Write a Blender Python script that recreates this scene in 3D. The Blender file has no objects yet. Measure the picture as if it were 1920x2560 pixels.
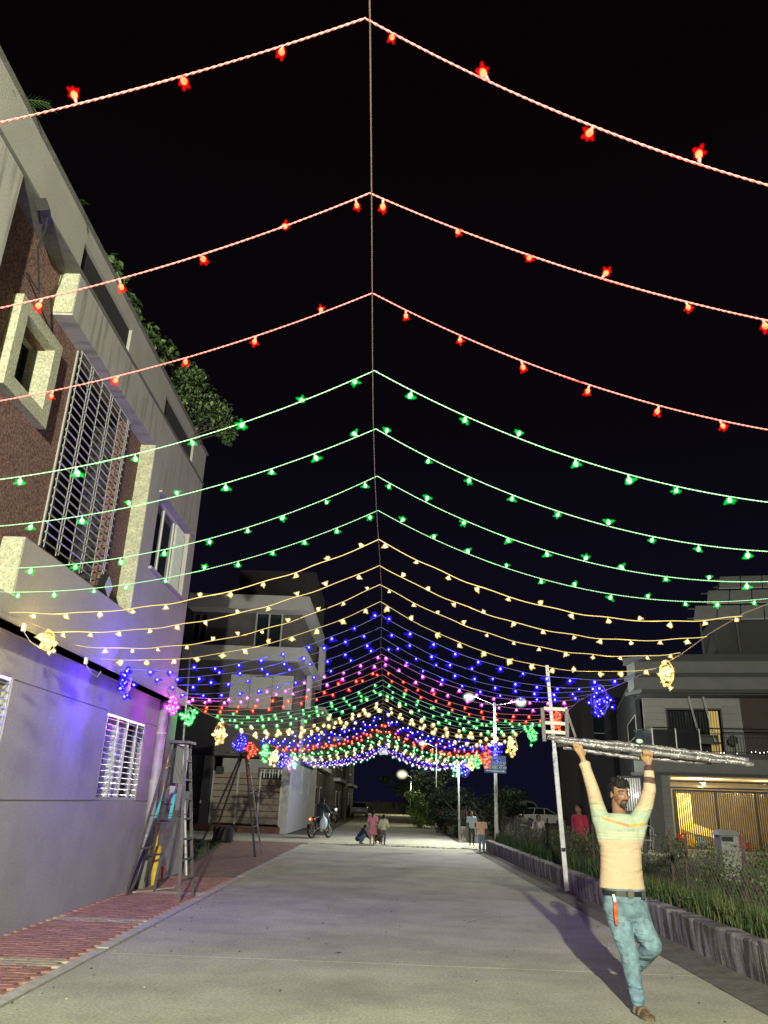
import bpy, bmesh, math, random
from mathutils import Vector, Matrix, noise
random.seed(7)
S = bpy.context.scene
COL = S.collection
R = math.radians

# ------------------------------------------------------------------ camera
cam_d = bpy.data.cameras.new("camera"); cam = bpy.data.objects.new("camera", cam_d); COL.objects.link(cam)
yaw, pitch, roll = R(0.85), R(20.67), R(2.08)
fw = Vector((-math.sin(yaw)*math.cos(pitch), math.cos(yaw)*math.cos(pitch), math.sin(pitch)))
r0 = Vector((math.cos(yaw), math.sin(yaw), 0)); u0 = r0.cross(fw)
rr = (r0*math.cos(roll) + u0*math.sin(roll)); uu = (u0*math.cos(roll) - r0*math.sin(roll))
cam.matrix_world = Matrix(((rr.x, uu.x, -fw.x, 0), (rr.y, uu.y, -fw.y, 0), (rr.z, uu.z, -fw.z, 1.55), (0, 0, 0, 1)))
cam_d.sensor_fit = 'HORIZONTAL'; cam_d.sensor_width = 36; cam_d.lens = 36.0
cam_d.clip_start = 0.05; cam_d.clip_end = 1500
S.camera = cam
# ------------------------------------------------------------------ night sky
W = bpy.data.worlds.new("World"); S.world = W; W.use_nodes = True
nt = W.node_tree; nt.nodes.clear()
wo = nt.nodes.new('ShaderNodeOutputWorld'); bg = nt.nodes.new('ShaderNodeBackground')
tc = nt.nodes.new('ShaderNodeTexCoord'); sx = nt.nodes.new('ShaderNodeSeparateXYZ'); cr = nt.nodes.new('ShaderNodeValToRGB')
nt.links.new(tc.outputs['Generated'], sx.inputs[0]); nt.links.new(sx.outputs['Z'], cr.inputs[0])
e = cr.color_ramp.elements; e[0].position = 0.0; e[0].color = (.0044, .0042, .0145, 1); e[1].position = .75; e[1].color = (.0022, .0010, .0015, 1)
x = cr.color_ramp.elements.new(.22); x.color = (.0036, .0033, .0088, 1)
x = cr.color_ramp.elements.new(.45); x.color = (.0026, .0020, .0034, 1)
nt.links.new(cr.outputs[0], bg.inputs[0]); bg.inputs[1].default_value = 1.0; nt.links.new(bg.outputs[0], wo.inputs[0])
S.view_settings.view_transform = 'Standard'; S.view_settings.look = 'None'; S.view_settings.exposure = 0; S.view_settings.gamma = 1
S.render.engine = 'CYCLES'
S.cycles.transparent_max_bounces = 24; S.cycles.max_bounces = 4; S.cycles.diffuse_bounces = 2; S.cycles.glossy_bounces = 2
S.cycles.sample_clamp_indirect = 2.0; S.cycles.use_light_tree = True
KEY = dict(loc=(-.35, -8.0, 5.6), energy=24500, color=(1.0, .99, .74), radius=.11)
LED_W = 13.0

# ------------------------------------------------------------------ materials
_m = {}
def mat(name, col, rough=.8, var=.0, scale=8, bump=0, bscale=60, metal=0, emit=None, estr=1, spec=.5, stretch=None, col2=None, speck=0):
    if name in _m: return _m[name]
    m = bpy.data.materials.new(name); m.use_nodes = True; n = m.node_tree; b = n.nodes['Principled BSDF']
    b.inputs['Base Color'].default_value = (*col, 1); b.inputs['Roughness'].default_value = rough; b.inputs['Metallic'].default_value = metal
    b.inputs['Specular IOR Level'].default_value = spec
    if var or bump or col2:
        g = n.nodes.new('ShaderNodeNewGeometry'); mp = n.nodes.new('ShaderNodeMapping'); n.links.new(g.outputs['Position'], mp.inputs[0])
        if stretch: mp.inputs['Scale'].default_value = stretch
    if var or col2:
        t = n.nodes.new('ShaderNodeTexNoise'); t.inputs['Scale'].default_value = scale; t.inputs['Detail'].default_value = 6; t.inputs['Roughness'].default_value = .65
        n.links.new(mp.outputs[0], t.inputs[0]); c = n.nodes.new('ShaderNodeValToRGB')
        lo = [max(0, k*(1-var)) for k in col]; hi = [min(1, k*(1+var)) for k in (col2 or col)]
        c.color_ramp.elements[0].position = .32; c.color_ramp.elements[1].position = .68
        c.color_ramp.elements[0].color = (*lo, 1); c.color_ramp.elements[1].color = (*hi, 1)
        n.links.new(t.outputs['Fac'], c.inputs[0]); out = c.outputs[0]
        if speck:
            t2 = n.nodes.new('ShaderNodeTexNoise'); t2.inputs['Scale'].default_value = 38; t2.inputs['Detail'].default_value = 3; n.links.new(g.outputs['Position'], t2.inputs[0])
            mr = n.nodes.new('ShaderNodeMapRange'); mr.inputs[1].default_value = .3; mr.inputs[2].default_value = .7; mr.inputs[3].default_value = 1-speck; mr.inputs[4].default_value = 1+speck
            n.links.new(t2.outputs['Fac'], mr.inputs[0]); vm = n.nodes.new('ShaderNodeVectorMath'); vm.operation = 'SCALE'
            n.links.new(out, vm.inputs[0]); n.links.new(mr.outputs[0], vm.inputs['Scale']); out = vm.outputs[0]
        n.links.new(out, b.inputs['Base Color'])
    if bump:
        t = n.nodes.new('ShaderNodeTexNoise'); t.inputs['Scale'].default_value = bscale; t.inputs['Detail'].default_value = 5
        n.links.new(g.outputs['Position'], t.inputs[0]); bp = n.nodes.new('ShaderNodeBump'); bp.inputs['Strength'].default_value = bump; bp.inputs['Distance'].default_value = .01
        n.links.new(t.outputs['Fac'], bp.inputs['Height']); n.links.new(bp.outputs[0], b.inputs['Normal'])
    if emit:
        b.inputs['Emission Color'].default_value = (*emit, 1); b.inputs['Emission Strength'].default_value = estr
        m.cycles.emission_sampling = 'NONE'
    _m[name] = m; return m
def streaky(name, col, dark, top, length, scale=(1, 6, .5), amt=.8, bump=.25):
    """plaster whose rain streaks run down from the height `top`"""
    m = mat(name, col, .9, .09, 1.6, bump, 55, speck=.10); n = m.node_tree; b = n.nodes['Principled BSDF']
    src = b.inputs['Base Color'].links[0].from_socket
    g = n.nodes.new('ShaderNodeNewGeometry'); mp = n.nodes.new('ShaderNodeMapping'); mp.inputs['Scale'].default_value = scale
    n.links.new(g.outputs['Position'], mp.inputs[0]); t = n.nodes.new('ShaderNodeTexNoise'); t.inputs['Scale'].default_value = 1.3; t.inputs['Detail'].default_value = 5
    n.links.new(mp.outputs[0], t.inputs[0]); r1 = n.nodes.new('ShaderNodeMapRange'); r1.inputs[1].default_value = .53; r1.inputs[2].default_value = .72; n.links.new(t.outputs['Fac'], r1.inputs[0])
    s = n.nodes.new('ShaderNodeSeparateXYZ'); n.links.new(g.outputs['Position'], s.inputs[0])
    r2 = n.nodes.new('ShaderNodeMapRange'); r2.inputs[1].default_value = top-length; r2.inputs[2].default_value = top; n.links.new(s.outputs['Z'], r2.inputs[0])
    mu = n.nodes.new('ShaderNodeMath'); mu.operation = 'MULTIPLY'; n.links.new(r1.outputs[0], mu.inputs[0]); n.links.new(r2.outputs[0], mu.inputs[1])
    mu2 = n.nodes.new('ShaderNodeMath'); mu2.operation = 'MULTIPLY'; n.links.new(mu.outputs[0], mu2.inputs[0]); mu2.inputs[1].default_value = amt
    mx = n.nodes.new('ShaderNodeMix'); mx.data_type = 'RGBA'; n.links.new(mu2.outputs[0], mx.inputs[0]); n.links.new(src, mx.inputs[6]); mx.inputs[7].default_value = (*dark, 1)
    n.links.new(mx.outputs[2], b.inputs['Base Color']); return m
def emis(name, col, s):
    if name in _m: return _m[name]
    m = bpy.data.materials.new(name); m.use_nodes = True; n = m.node_tree; n.nodes.clear(); o = n.nodes.new('ShaderNodeOutputMaterial')
    em = n.nodes.new('ShaderNodeEmission'); em.inputs[0].default_value = (*col, 1); em.inputs[1].default_value = s; n.links.new(em.outputs[0], o.inputs[0])
    m.cycles.emission_sampling = 'NONE'; _m[name] = m; return m
def halo_mat(name, col, s, a=.85, p=2.2):  # emission fading at the rim, imitates lens glow around a light
    if name in _m: return _m[name]
    m = bpy.data.materials.new(name); m.use_nodes = True; n = m.node_tree; n.nodes.clear(); o = n.nodes.new('ShaderNodeOutputMaterial')
    em = n.nodes.new('ShaderNodeEmission'); em.inputs[0].default_value = (*col, 1); em.inputs[1].default_value = s
    tr = n.nodes.new('ShaderNodeBsdfTransparent'); lw = n.nodes.new('ShaderNodeLayerWeight'); lw.inputs[0].default_value = .5
    su = n.nodes.new('ShaderNodeMath'); su.operation = 'SUBTRACT'; su.inputs[0].default_value = 1; n.links.new(lw.outputs['Facing'], su.inputs[1])
    pw = n.nodes.new('ShaderNodeMath'); pw.operation = 'POWER'; n.links.new(su.outputs[0], pw.inputs[0]); pw.inputs[1].default_value = p
    ml = n.nodes.new('ShaderNodeMath'); ml.operation = 'MULTIPLY'; n.links.new(pw.outputs[0], ml.inputs[0]); ml.inputs[1].default_value = a
    mx = n.nodes.new('ShaderNodeMixShader'); n.links.new(ml.outputs[0], mx.inputs[0]); n.links.new(tr.outputs[0], mx.inputs[1]); n.links.new(em.outputs[0], mx.inputs[2])
    n.links.new(mx.outputs[0], o.inputs[0]); m.cycles.emission_sampling = 'NONE'; _m[name] = m; return m
def glass(name, col=(.02, .025, .03), rough=.08, alpha=1):
    m = mat(name, col, rough, spec=.8)
    if alpha < 1:
        m.node_tree.nodes['Principled BSDF'].inputs['Alpha'].default_value = alpha
    return m
def vcol_mat(name, rough=.8, bump=.15, bscale=160, var=.12, fold=0):
    m = bpy.data.materials.new(name); m.use_nodes = True; n = m.node_tree; b = n.nodes['Principled BSDF']; b.inputs['Roughness'].default_value = rough
    a = n.nodes.new('ShaderNodeVertexColor'); a.layer_name = 'Col'; g = n.nodes.new('ShaderNodeNewGeometry')
    t = n.nodes.new('ShaderNodeTexNoise'); t.inputs['Scale'].default_value = 22; t.inputs['Detail'].default_value = 5; n.links.new(g.outputs['Position'], t.inputs[0])
    mr = n.nodes.new('ShaderNodeMapRange'); mr.inputs[1].default_value = .3; mr.inputs[2].default_value = .7; mr.inputs[3].default_value = 1-var; mr.inputs[4].default_value = 1+var; n.links.new(t.outputs['Fac'], mr.inputs[0])
    vm = n.nodes.new('ShaderNodeVectorMath'); vm.operation = 'SCALE'; n.links.new(a.outputs[0], vm.inputs[0]); n.links.new(mr.outputs[0], vm.inputs['Scale']); n.links.new(vm.outputs[0], b.inputs['Base Color'])
    t2 = n.nodes.new('ShaderNodeTexNoise'); t2.inputs['Scale'].default_value = bscale; n.links.new(g.outputs['Position'], t2.inputs[0])
    bp = n.nodes.new('ShaderNodeBump'); bp.inputs['Strength'].default_value = bump; bp.inputs['Distance'].default_value = .006; n.links.new(t2.outputs['Fac'], bp.inputs['Height'])
    if fold:
        mp = n.nodes.new('ShaderNodeMapping'); mp.inputs['Rotation'].default_value = (.3, .5, .4); mp.inputs['Scale'].default_value = (1, .6, 2.6); n.links.new(g.outputs['Position'], mp.inputs[0])
        t3 = n.nodes.new('ShaderNodeTexNoise'); t3.inputs['Scale'].default_value = 4.2; t3.inputs['Detail'].default_value = 2.5; t3.inputs['Distortion'].default_value = .9; n.links.new(mp.outputs[0], t3.inputs[0])
        b3 = n.nodes.new('ShaderNodeBump'); b3.inputs['Strength'].default_value = fold; b3.inputs['Distance'].default_value = .06; n.links.new(t3.outputs['Fac'], b3.inputs['Height']); n.links.new(b3.outputs[0], bp.inputs['Normal'])
    n.links.new(bp.outputs[0], b.inputs["Normal"])
    return m
# ------------------------------------------------------------------ mesh tools
class MB:
    def __init__(s, T=None): s.v = []; s.f = []; s.m = []; s.T = T
    def add(s, vs, fs, m=0):
        o = len(s.v)
        for p in vs:
            p = Vector(p); s.v.append(s.T @ p if s.T else p)
        for f in fs: s.f.append([o+i for i in f]); s.m.append(m)
        return s
    def box(s, x0, y0, z0, x1, y1, z1, m=0):
        x0, x1 = min(x0, x1), max(x0, x1); y0, y1 = min(y0, y1), max(y0, y1); z0, z1 = min(z0, z1), max(z0, z1)
        return s.add([(x0,y0,z0),(x1,y0,z0),(x1,y1,z0),(x0,y1,z0),(x0,y0,z1),(x1,y0,z1),(x1,y1,z1),(x0,y1,z1)],
                     [(0,3,2,1),(4,5,6,7),(0,1,5,4),(1,2,6,5),(2,3,7,6),(3,0,4,7)], m)
    def bar(s, a, b, w, h=None, m=0, up=(0, 0, 1)):
        a, b = Vector(a), Vector(b); h = h or w; d = (b-a).normalized(); up = Vector(up)
        if abs(d.dot(up)) > .95: up = Vector((0, 1, 0)) if abs(d.y) < .9 else Vector((1, 0, 0))
        sd = d.cross(up).normalized()*w/2; u = sd.cross(d).normalized()*h/2
        return s.add([a-sd-u, a+sd-u, a+sd+u, a-sd+u, b-sd-u, b+sd-u, b+sd+u, b-sd+u],
                     [(0,1,2,3),(7,6,5,4),(0,4,5,1),(1,5,6,2),(2,6,7,3),(3,7,4,0)], m)
    def tube(s, pts, r, n=8, m=0, cap=True):
        pts = [Vector(p) for p in pts]; rs = r if isinstance(r, (list, tuple)) else [r]*len(pts); vs = []; fs = []
        u = None
        for i, p in enumerate(pts):
            d = (pts[min(i+1, len(pts)-1)] - pts[max(i-1, 0)]).normalized()
            if u is None: u = d.orthogonal().normalized()
            u = (u - d*u.dot(d)); u = u.normalized() if u.length > 1e-6 else d.orthogonal().normalized(); w = d.cross(u)
            for k in range(n):
                a = 2*math.pi*k/n; vs.append(p + (u*math.cos(a) + w*math.sin(a))*rs[i])
        for i in range(len(pts)-1):
            for k in range(n):
                k2 = (k+1) % n; fs.append((i*n+k, i*n+k2, (i+1)*n+k2, (i+1)*n+k))
        if cap:
            fs.append(tuple(reversed(range(n)))); fs.append(tuple((len(pts)-1)*n+k for k in range(n)))
        return s.add(vs, fs, m)
    def ball(s, c, r, seg=10, ring=7, m=0, M=None):
        c = Vector(c); r = Vector(r) if isinstance(r, (list, tuple)) else Vector((r, r, r)); vs = []; fs = []
        for i in range(1, ring):
            t = math.pi*i/ring
            for k in range(seg):
                a = 2*math.pi*k/seg; q = Vector((r.x*math.sin(t)*math.cos(a), r.y*math.sin(t)*math.sin(a), r.z*math.cos(t)))
                vs.append(c + (M @ q if M else q))
        q = Vector((0, 0, r.z)); vs += [c + (M @ q if M else q), c - (M @ q if M else q)]; T, B = len(vs)-2, len(vs)-1
        for k in range(seg):
            k2 = (k+1) % seg; fs.append((T, k, k2)); fs.append((B, (ring-2)*seg+k2, (ring-2)*seg+k))
            for i in range(ring-2): fs.append((i*seg+k, (i+1)*seg+k, (i+1)*seg+k2, i*seg+k2))
        return s.add(vs, fs, m)
    def caps(s, pts, seg=12):            # chain of (point, radius): closed overlapping tapered capsules
        for (p, r) in pts: s.ball(p, r, seg, 8)
        for (p, r), (q, t) in zip(pts, pts[1:]): s.tube([p, q], [r, t], seg)
        return s
    def panel(s, axis, pos, th, a0, a1, z0, z1, holes=(), m=0):
        """wall sheet with rectangular openings; axis 'x': plane x=pos.. pos-th, a=y. axis 'y': plane y=pos..pos+th, a=x"""
        As = sorted({a0, a1, *[min(max(q, a0), a1) for h in holes for q in h[:2]]}); Zs = sorted({z0, z1, *[min(max(q, z0), z1) for h in holes for q in h[2:]]})
        def solid(i, j):
            if i < 0 or j < 0 or i >= len(As)-1 or j >= len(Zs)-1: return False
            ca, cz = (As[i]+As[i+1])/2, (Zs[j]+Zs[j+1])/2
            return not any(h[0] < ca < h[1] and h[2] < cz < h[3] for h in holes)
        def P(a, z, d): return (pos-d, a, z) if axis == 'x' else (a, pos+d, z)
        for i in range(len(As)-1):
            for j in range(len(Zs)-1):
                if not solid(i, j): continue
                A, B, C, D = As[i], As[i+1], Zs[j], Zs[j+1]
                q = [P(A,C,0),P(B,C,0),P(B,D,0),P(A,D,0),P(A,C,th),P(B,C,th),P(B,D,th),P(A,D,th)]; fs = [(0,1,2,3),(7,6,5,4)]
                if not solid(i-1, j): fs.append((0,3,7,4))
                if not solid(i+1, j): fs.append((1,5,6,2))
                if not solid(i, j-1): fs.append((0,4,5,1))
                if not solid(i, j+1): fs.append((3,2,6,7))
                s.add(q, fs, m)
        return s
    def mesh(s, name, mats, smooth=False, off=Vector((0, 0, 0)), fix=True):
        me = bpy.data.meshes.new(name); me.from_pydata([tuple(p-off) for p in s.v], [], s.f)
        for m_ in (mats if isinstance(mats, (list, tuple)) else [mats]): me.materials.append(m_)
        if any(s.m): me.polygons.foreach_set('material_index', s.m)
        if smooth: me.polygons.foreach_set('use_smooth', [True]*len(me.polygons))
        if fix and len(s.f) < 60000:
            bm = bmesh.new(); bm.from_mesh(me); bmesh.ops.recalc_face_normals(bm, faces=bm.faces); bm.to_mesh(me); bm.free()
        me.update(); return me
    def build(s, name, mats, parent=None, smooth=False, fix=True):
        off = Vector((0, 0, 0)); q = parent
        while q: off += q.location; q = q.parent
        o = bpy.data.objects.new(name, s.mesh(name, mats, smooth, off, fix)); COL.objects.link(o); o.parent = parent; return o
def box(x0, y0, z0, x1, y1, z1, T=None): return MB(T).box(x0, y0, z0, x1, y1, z1)
def thing(name, label, cat, loc=(0, 0, 0), group=None):
    o = bpy.data.objects.new(name, None); COL.objects.link(o); o.location = loc; o.empty_display_size = .2; o['label'] = label; o['category'] = cat
    if group: o['group'] = group
    return o
def tag(o, label, cat, group=None):
    o['label'] = label; o['category'] = cat
    if group: o['group'] = group
    return o
def struct(o, kind='structure'): o['kind'] = kind; return o
def inst(name, me, parent, loc, rot=(0, 0, 0), sc=1):
    o = bpy.data.objects.new(name, me); COL.objects.link(o); o.parent = parent; o.location = loc; o.rotation_euler = rot; o.scale = (sc, sc, sc); return o
def lamp(parent, loc, e, col, r=.05, name='glow'):
    l = bpy.data.lights.new(name, 'POINT'); l.energy = e; l.color = col; l.shadow_soft_size = r
    o = bpy.data.objects.new(name, l); COL.objects.link(o); o.parent = parent; o.location = loc; return o
def copy_tree(o, parent=None):
    c = o.copy(); COL.objects.link(c); c.parent = parent
    for ch in list(o.children): copy_tree(ch, c)
    return c
def remesh(mb, name, material, parent, voxel=.01, smooth=2, colf=None):
    """fuse the overlapping closed shapes in mb into one continuous skin"""
    off = Vector((0, 0, 0)); q = parent
    while q: off += q.location; q = q.parent
    me0 = mb.mesh('tmp', [material], off=off, fix=False); o = bpy.data.objects.new(name, me0); COL.objects.link(o)
    r = o.modifiers.new('r', 'REMESH'); r.mode = 'VOXEL'; r.voxel_size = voxel; r.use_smooth_shade = True
    if smooth: sm = o.modifiers.new('s', 'SMOOTH'); sm.iterations = smooth; sm.factor = .5
    dg = bpy.context.evaluated_depsgraph_get(); me = bpy.data.meshes.new_from_object(o.evaluated_get(dg)); o.modifiers.clear(); o.data = me; me.name = name
    bpy.data.meshes.remove(me0)
    if not me.materials: me.materials.append(material)
    me.polygons.foreach_set('use_smooth', [True]*len(me.polygons))
    if colf:
        ca = me.color_attributes.new('Col', 'FLOAT_COLOR', 'POINT'); data = []
        for v in me.vertices: data += [*colf(v.co + off), 1]
        ca.data.foreach_set('color', data)
    o.parent = parent; return o
def text_mesh(body, size, name, material, parent, M, extrude=.002, align='CENTER'):
    cu = bpy.data.curves.new('t', 'FONT'); cu.body = body; cu.size = size; cu.extrude = extrude; cu.align_x = align; cu.align_y = 'CENTER'; cu.resolution_u = 3
    o = bpy.data.objects.new('t', cu); COL.objects.link(o); dg = bpy.context.evaluated_depsgraph_get(); me = bpy.data.meshes.new_from_object(o.evaluated_get(dg)); bpy.data.objects.remove(o)
    me.transform(M); me.materials.clear(); me.materials.append(material); q = bpy.data.objects.new(name, me); COL.objects.link(q); q.parent = parent; return q

# ------------------------------------------------------------------ palette
ROAD = mat('road_concrete', (.345, .335, .265), .92, .20, 1.1, 1.0, 22, speck=.24)
def _road():
    n = ROAD.node_tree; b = n.nodes['Principled BSDF']; src = b.inputs['Base Color'].links[0].from_socket
    g = n.nodes.new('ShaderNodeNewGeometry'); t = n.nodes.new('ShaderNodeTexNoise'); t.inputs['Scale'].default_value = .35; t.inputs['Detail'].default_value = 8
    mp = n.nodes.new('ShaderNodeMapping'); mp.inputs['Scale'].default_value = (.6, 1.6, 1); n.links.new(g.outputs['Position'], mp.inputs[0]); n.links.new(mp.outputs[0], t.inputs[0])
    mr = n.nodes.new('ShaderNodeMapRange'); mr.inputs[1].default_value = .38; mr.inputs[2].default_value = .62; mr.inputs[3].default_value = .88; mr.inputs[4].default_value = 1.07; n.links.new(t.outputs['Fac'], mr.inputs[0])
    vm = n.nodes.new('ShaderNodeVectorMath'); vm.operation = 'SCALE'; n.links.new(src, vm.inputs[0]); n.links.new(mr.outputs[0], vm.inputs['Scale']); n.links.new(vm.outputs[0], b.inputs['Base Color'])
_road()
DIRT = mat('bare_earth', (.10, .082, .062), .95, .35, 1.5, .8, 14, speck=.2)
DARKC = mat('rough_gutter_concrete', (.095, .09, .075), .95, .35, 5, .9, 30, speck=.2)
KERB = mat('kerb_concrete', (.36, .35, .31), .9, .2, 6, .5, 40, speck=.15)
PAVR = mat('red_paver', (.28, .14, .115), .9, .35, 4, .5, 60, speck=.2)
PAVY = mat('cream_paver', (.34, .30, .21), .9, .25, 4, .5, 60, speck=.2)
PAVJ = mat('paver_sand_joint', (.21, .125, .105), .95, .3, 5, .6, 60)
WHITE_P = streaky('pale_plaster', (.36, .345, .315), (.10, .09, .08), 7.5, 2.6)
PARA_P = mat('parapet_plaster', (.32, .31, .28), .9, .08, 2, .25, 55, speck=.08)
GROUND_P = streaky('ground_floor_plaster', (.33, .325, .315), (.10, .105, .085), 3.1, 3.4, (1, 2.2, .5), .30, .35)
BROWN_P = mat('brown_pebbledash', (.150, .082, .066), .95, .15, 5, 1.0, 60, speck=.75)
YELLOW_P = mat('textured_cream_paint', (.37, .37, .27), .9, .12, 5, 1, 60, speck=.35)
SLAB_D = mat('weathered_coping', (.12, .12, .11), .9, .25, 6, .4, 40)
STEEL = mat('stainless_steel', (.52, .52, .50), .3, 0, metal=.45)
STEEL_D = mat('dull_steel', (.35, .34, .34), .42, .2, 12, metal=.9)
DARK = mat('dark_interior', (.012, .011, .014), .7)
GLASS = glass('window_glass')
ALU = mat('white_aluminium_frame', (.45, .45, .45), .4)
CURT = mat('pale_curtain', (.42, .45, .42), .9, .15, 10)
BLACK = mat('black_paint', (.015, .015, .017), .45)
RUST = mat('rusty_angle_iron', (.055, .040, .033), .8, .5, 20, .5, 60, metal=.2)
LADDER = mat('worn_ladder_steel', (.07, .06, .066), .55, .45, 14, .3, 60, metal=.2)
GALV = mat('galvanised_pole', (.46, .46, .48), .45, .2, 8, metal=.6)
YPIPE = mat('yellow_gas_pipe', (.62, .38, .03), .5, .15, 8)
LEAF = [mat('leaf_dark', (.030, .055, .016), .6, .3, 3), mat('leaf_mid', (.055, .10, .025), .55, .3, 3), mat('leaf_light', (.11, .17, .04), .55, .3, 3)]
LEAFD = [mat('hedge_leaf_dark', (.010, .017, .008), .7, .3, 3), mat('hedge_leaf', (.016, .028, .011), .7, .3, 3), mat('hedge_leaf_pale', (.028, .045, .016), .7, .3, 3)]
LEAFL = [mat('lit_leaf_dark', (.06, .11, .02), .6, .3, 3), mat('lit_leaf', (.12, .20, .03), .6, .3, 3), mat('lit_leaf_pale', (.22, .32, .06), .6, .3, 3)]  # greens lightened so the bush looks lamplit
BARK = mat('bark', (.07, .05, .035), .9, .3, 8)
# ================================================================== GROUND
struct(MB().box(-120, -40, -.5, 160, 400, -.03).build('ground', DIRT))
rd = MB()
for y0, y1 in ((-14, -2.5), (-2.49, 8.99), (9.0, 20.49), (20.5, 31.6), (31.75, 44.9), (44.92, 59.9), (59.93, 75), (75.03, 92), (92.03, 125)):
    rd.box(-2.85, y0, -.2, 3.22, y1, 0)
rd.box(-60, 31.75, -.2, -2.86, 38.7, -.004); rd.box(3.23, 31.75, -.2, 60, 36.5, -.004)
struct(rd.build('road', ROAD))
struct(MB().box(-14, 31.6, -.2, 3.6, 31.75, .012).build('road_joint', KERB))
# broken lip of old concrete across the road joint
b = MB()
for i in range(34):
    x0 = -2.6 + i*.19; w = random.uniform(.10, .2)
    b.box(x0, 31.28+random.uniform(-.06, .06), .0, x0+w, 31.5+random.uniform(-.05, .08), random.uniform(.012, .05))
o = struct(b.build('broken_road_edge', KERB), 'stuff')
# gutter strip between road and low garden wall, uneven
b = MB(); n_ = 130; vs = []; fs = []
for i in range(n_):
    y = -4 + i*.27; wob = .05*noise.noise(Vector((y*.8, 3, 0)))
    for k, x in enumerate((3.22+wob, 3.34+wob*.5, 3.5, 3.66)):
        vs.append((x, y, (.004, .012, .028, .05)[k] + .012*noise.noise(Vector((x*4, y*3, 1)))))
for i in range(n_-1):
    for k in range(3): a = i*4+k; fs.append((a, a+1, a+5, a+4))
b.add(vs, fs); struct(b.build('gutter_strip', DARKC, smooth=True))
# kerb line on the left
b = MB()
y = -6
while y < 30:
    L = random.uniform(1.2, 1.6); b.box(-2.99+.01*math.sin(y), y, -.15, -2.86, y+L-.012, .018+random.uniform(-.004, .006)); y += L
struct(b.build('kerb', KERB))
# cracks and patches in the concrete
CRK = mat('dark_crack', (.05,.045,.04), .95)  # dark colour of the thin crack strips
rc = random.Random(3)
for (x, y, n, L, a0) in ((1.2,12.2,14,.16,1.2),(-1.9,10.4,10,.13,.3),(.6,17.5,16,.22,2.6),(-2.2,15.5,12,.2,1.0),(2.6,9.2,9,.10,2.9),(-.9,22.5,14,.3,.2)):
    b = MB(); p = Vector((x, y, .003)); a = a0
    for i in range(n):
        a += rc.uniform(-.5,.5); q = p+Vector((math.cos(a)*L, math.sin(a)*L, 0)); w = .004*(1-i/n)+.0015; d = Vector((-math.sin(a)*w, math.cos(a)*w, 0)); b.add([p-d,p+d,q+d*.8,q-d*.8], [(0,1,2,3)]); p = q
    struct(b.build('road_crack', CRK))
b = MB()
for i in range(420):
    x, y = rc.uniform(-2.8,3.55), rc.uniform(6.2,26); s_ = rc.uniform(.004,.012)
    if rc.random() < .5: x = rc.choice((-2.7, 3.3))+rc.gauss(0,.18)
    b.ball((x,y,.004), (s_,s_,s_*.7), 5, 4, rc.randrange(2))
struct(b.build('grit', [KERB, BARK], fix=False), 'stuff')
# ---- paved footpath: interlocking pavers, the ones seen largest as single parts
fp = struct(MB().box(-4.5, -4, -.2, -2.99, 17.2, -.012).build('footpath', PAVJ))
def zig_paver():
    mb = MB(); h = .035; g = .004; px = [-.11+g, -.055, 0, .055, .11-g]; top = [(x, (-.055+g) + (.012 if i % 2 else -.0)) for i, x in enumerate(px)]
    bot = [(x, (.055-g) + (.012 if i % 2 else -.0)) for i, x in enumerate(px)]; ring = top + bot[::-1]; n = len(ring)
    vs = [(x, y, 0) for x, y in ring] + [(x*.985, y*.97, h) for x, y in ring]
    mb.add(vs, [tuple(range(n, 2*n))] + [(i, (i+1) % n, n+(i+1) % n, n+i) for i in range(n)]); return mb
pm = [zig_paver().mesh('paver', q) for q in (PAVR, PAVY)]
rest = MB(); cnt = 0; bands = (6.3, 8.4, 11.1, 14.3)
proto = zig_paver(); rows = int((17.2+1)/.113)
cells = []
for j in range(rows):
    y = -1 + j*.113
    for i in range(6):
        x = -4.29 + .11 + i*.222 + (.11 if j % 2 else 0)
        if x > -3.03: continue
        yel = any(abs(y + .12*(i-3)*0 - bb) < .17 for bb in bands)
        cells.append((x, y, yel))
near = sorted([c for c in cells if c[1] > 6.6], key=lambda c: c[1])[:300]; ns = set(near)
for (x, y, yel) in cells:
    z = -.026 + random.uniform(-.0015, .002); rot = random.uniform(-.02, .02)
    if (x, y, yel) in ns: inst('paver', pm[1 if yel else 0], fp, (x, y, z), (random.uniform(-.008, .008), random.uniform(-.008, .008), rot))
    else:
        M = Matrix.Translation((x, y, z)) @ Matrix.Rotation(rot, 4, 'Z'); rest.add([M @ p for p in proto.v], proto.f, 1 if yel else 0)
struct(rest.build('far_pavers', [PAVR, PAVY], fp, fix=False), 'stuff')
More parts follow.
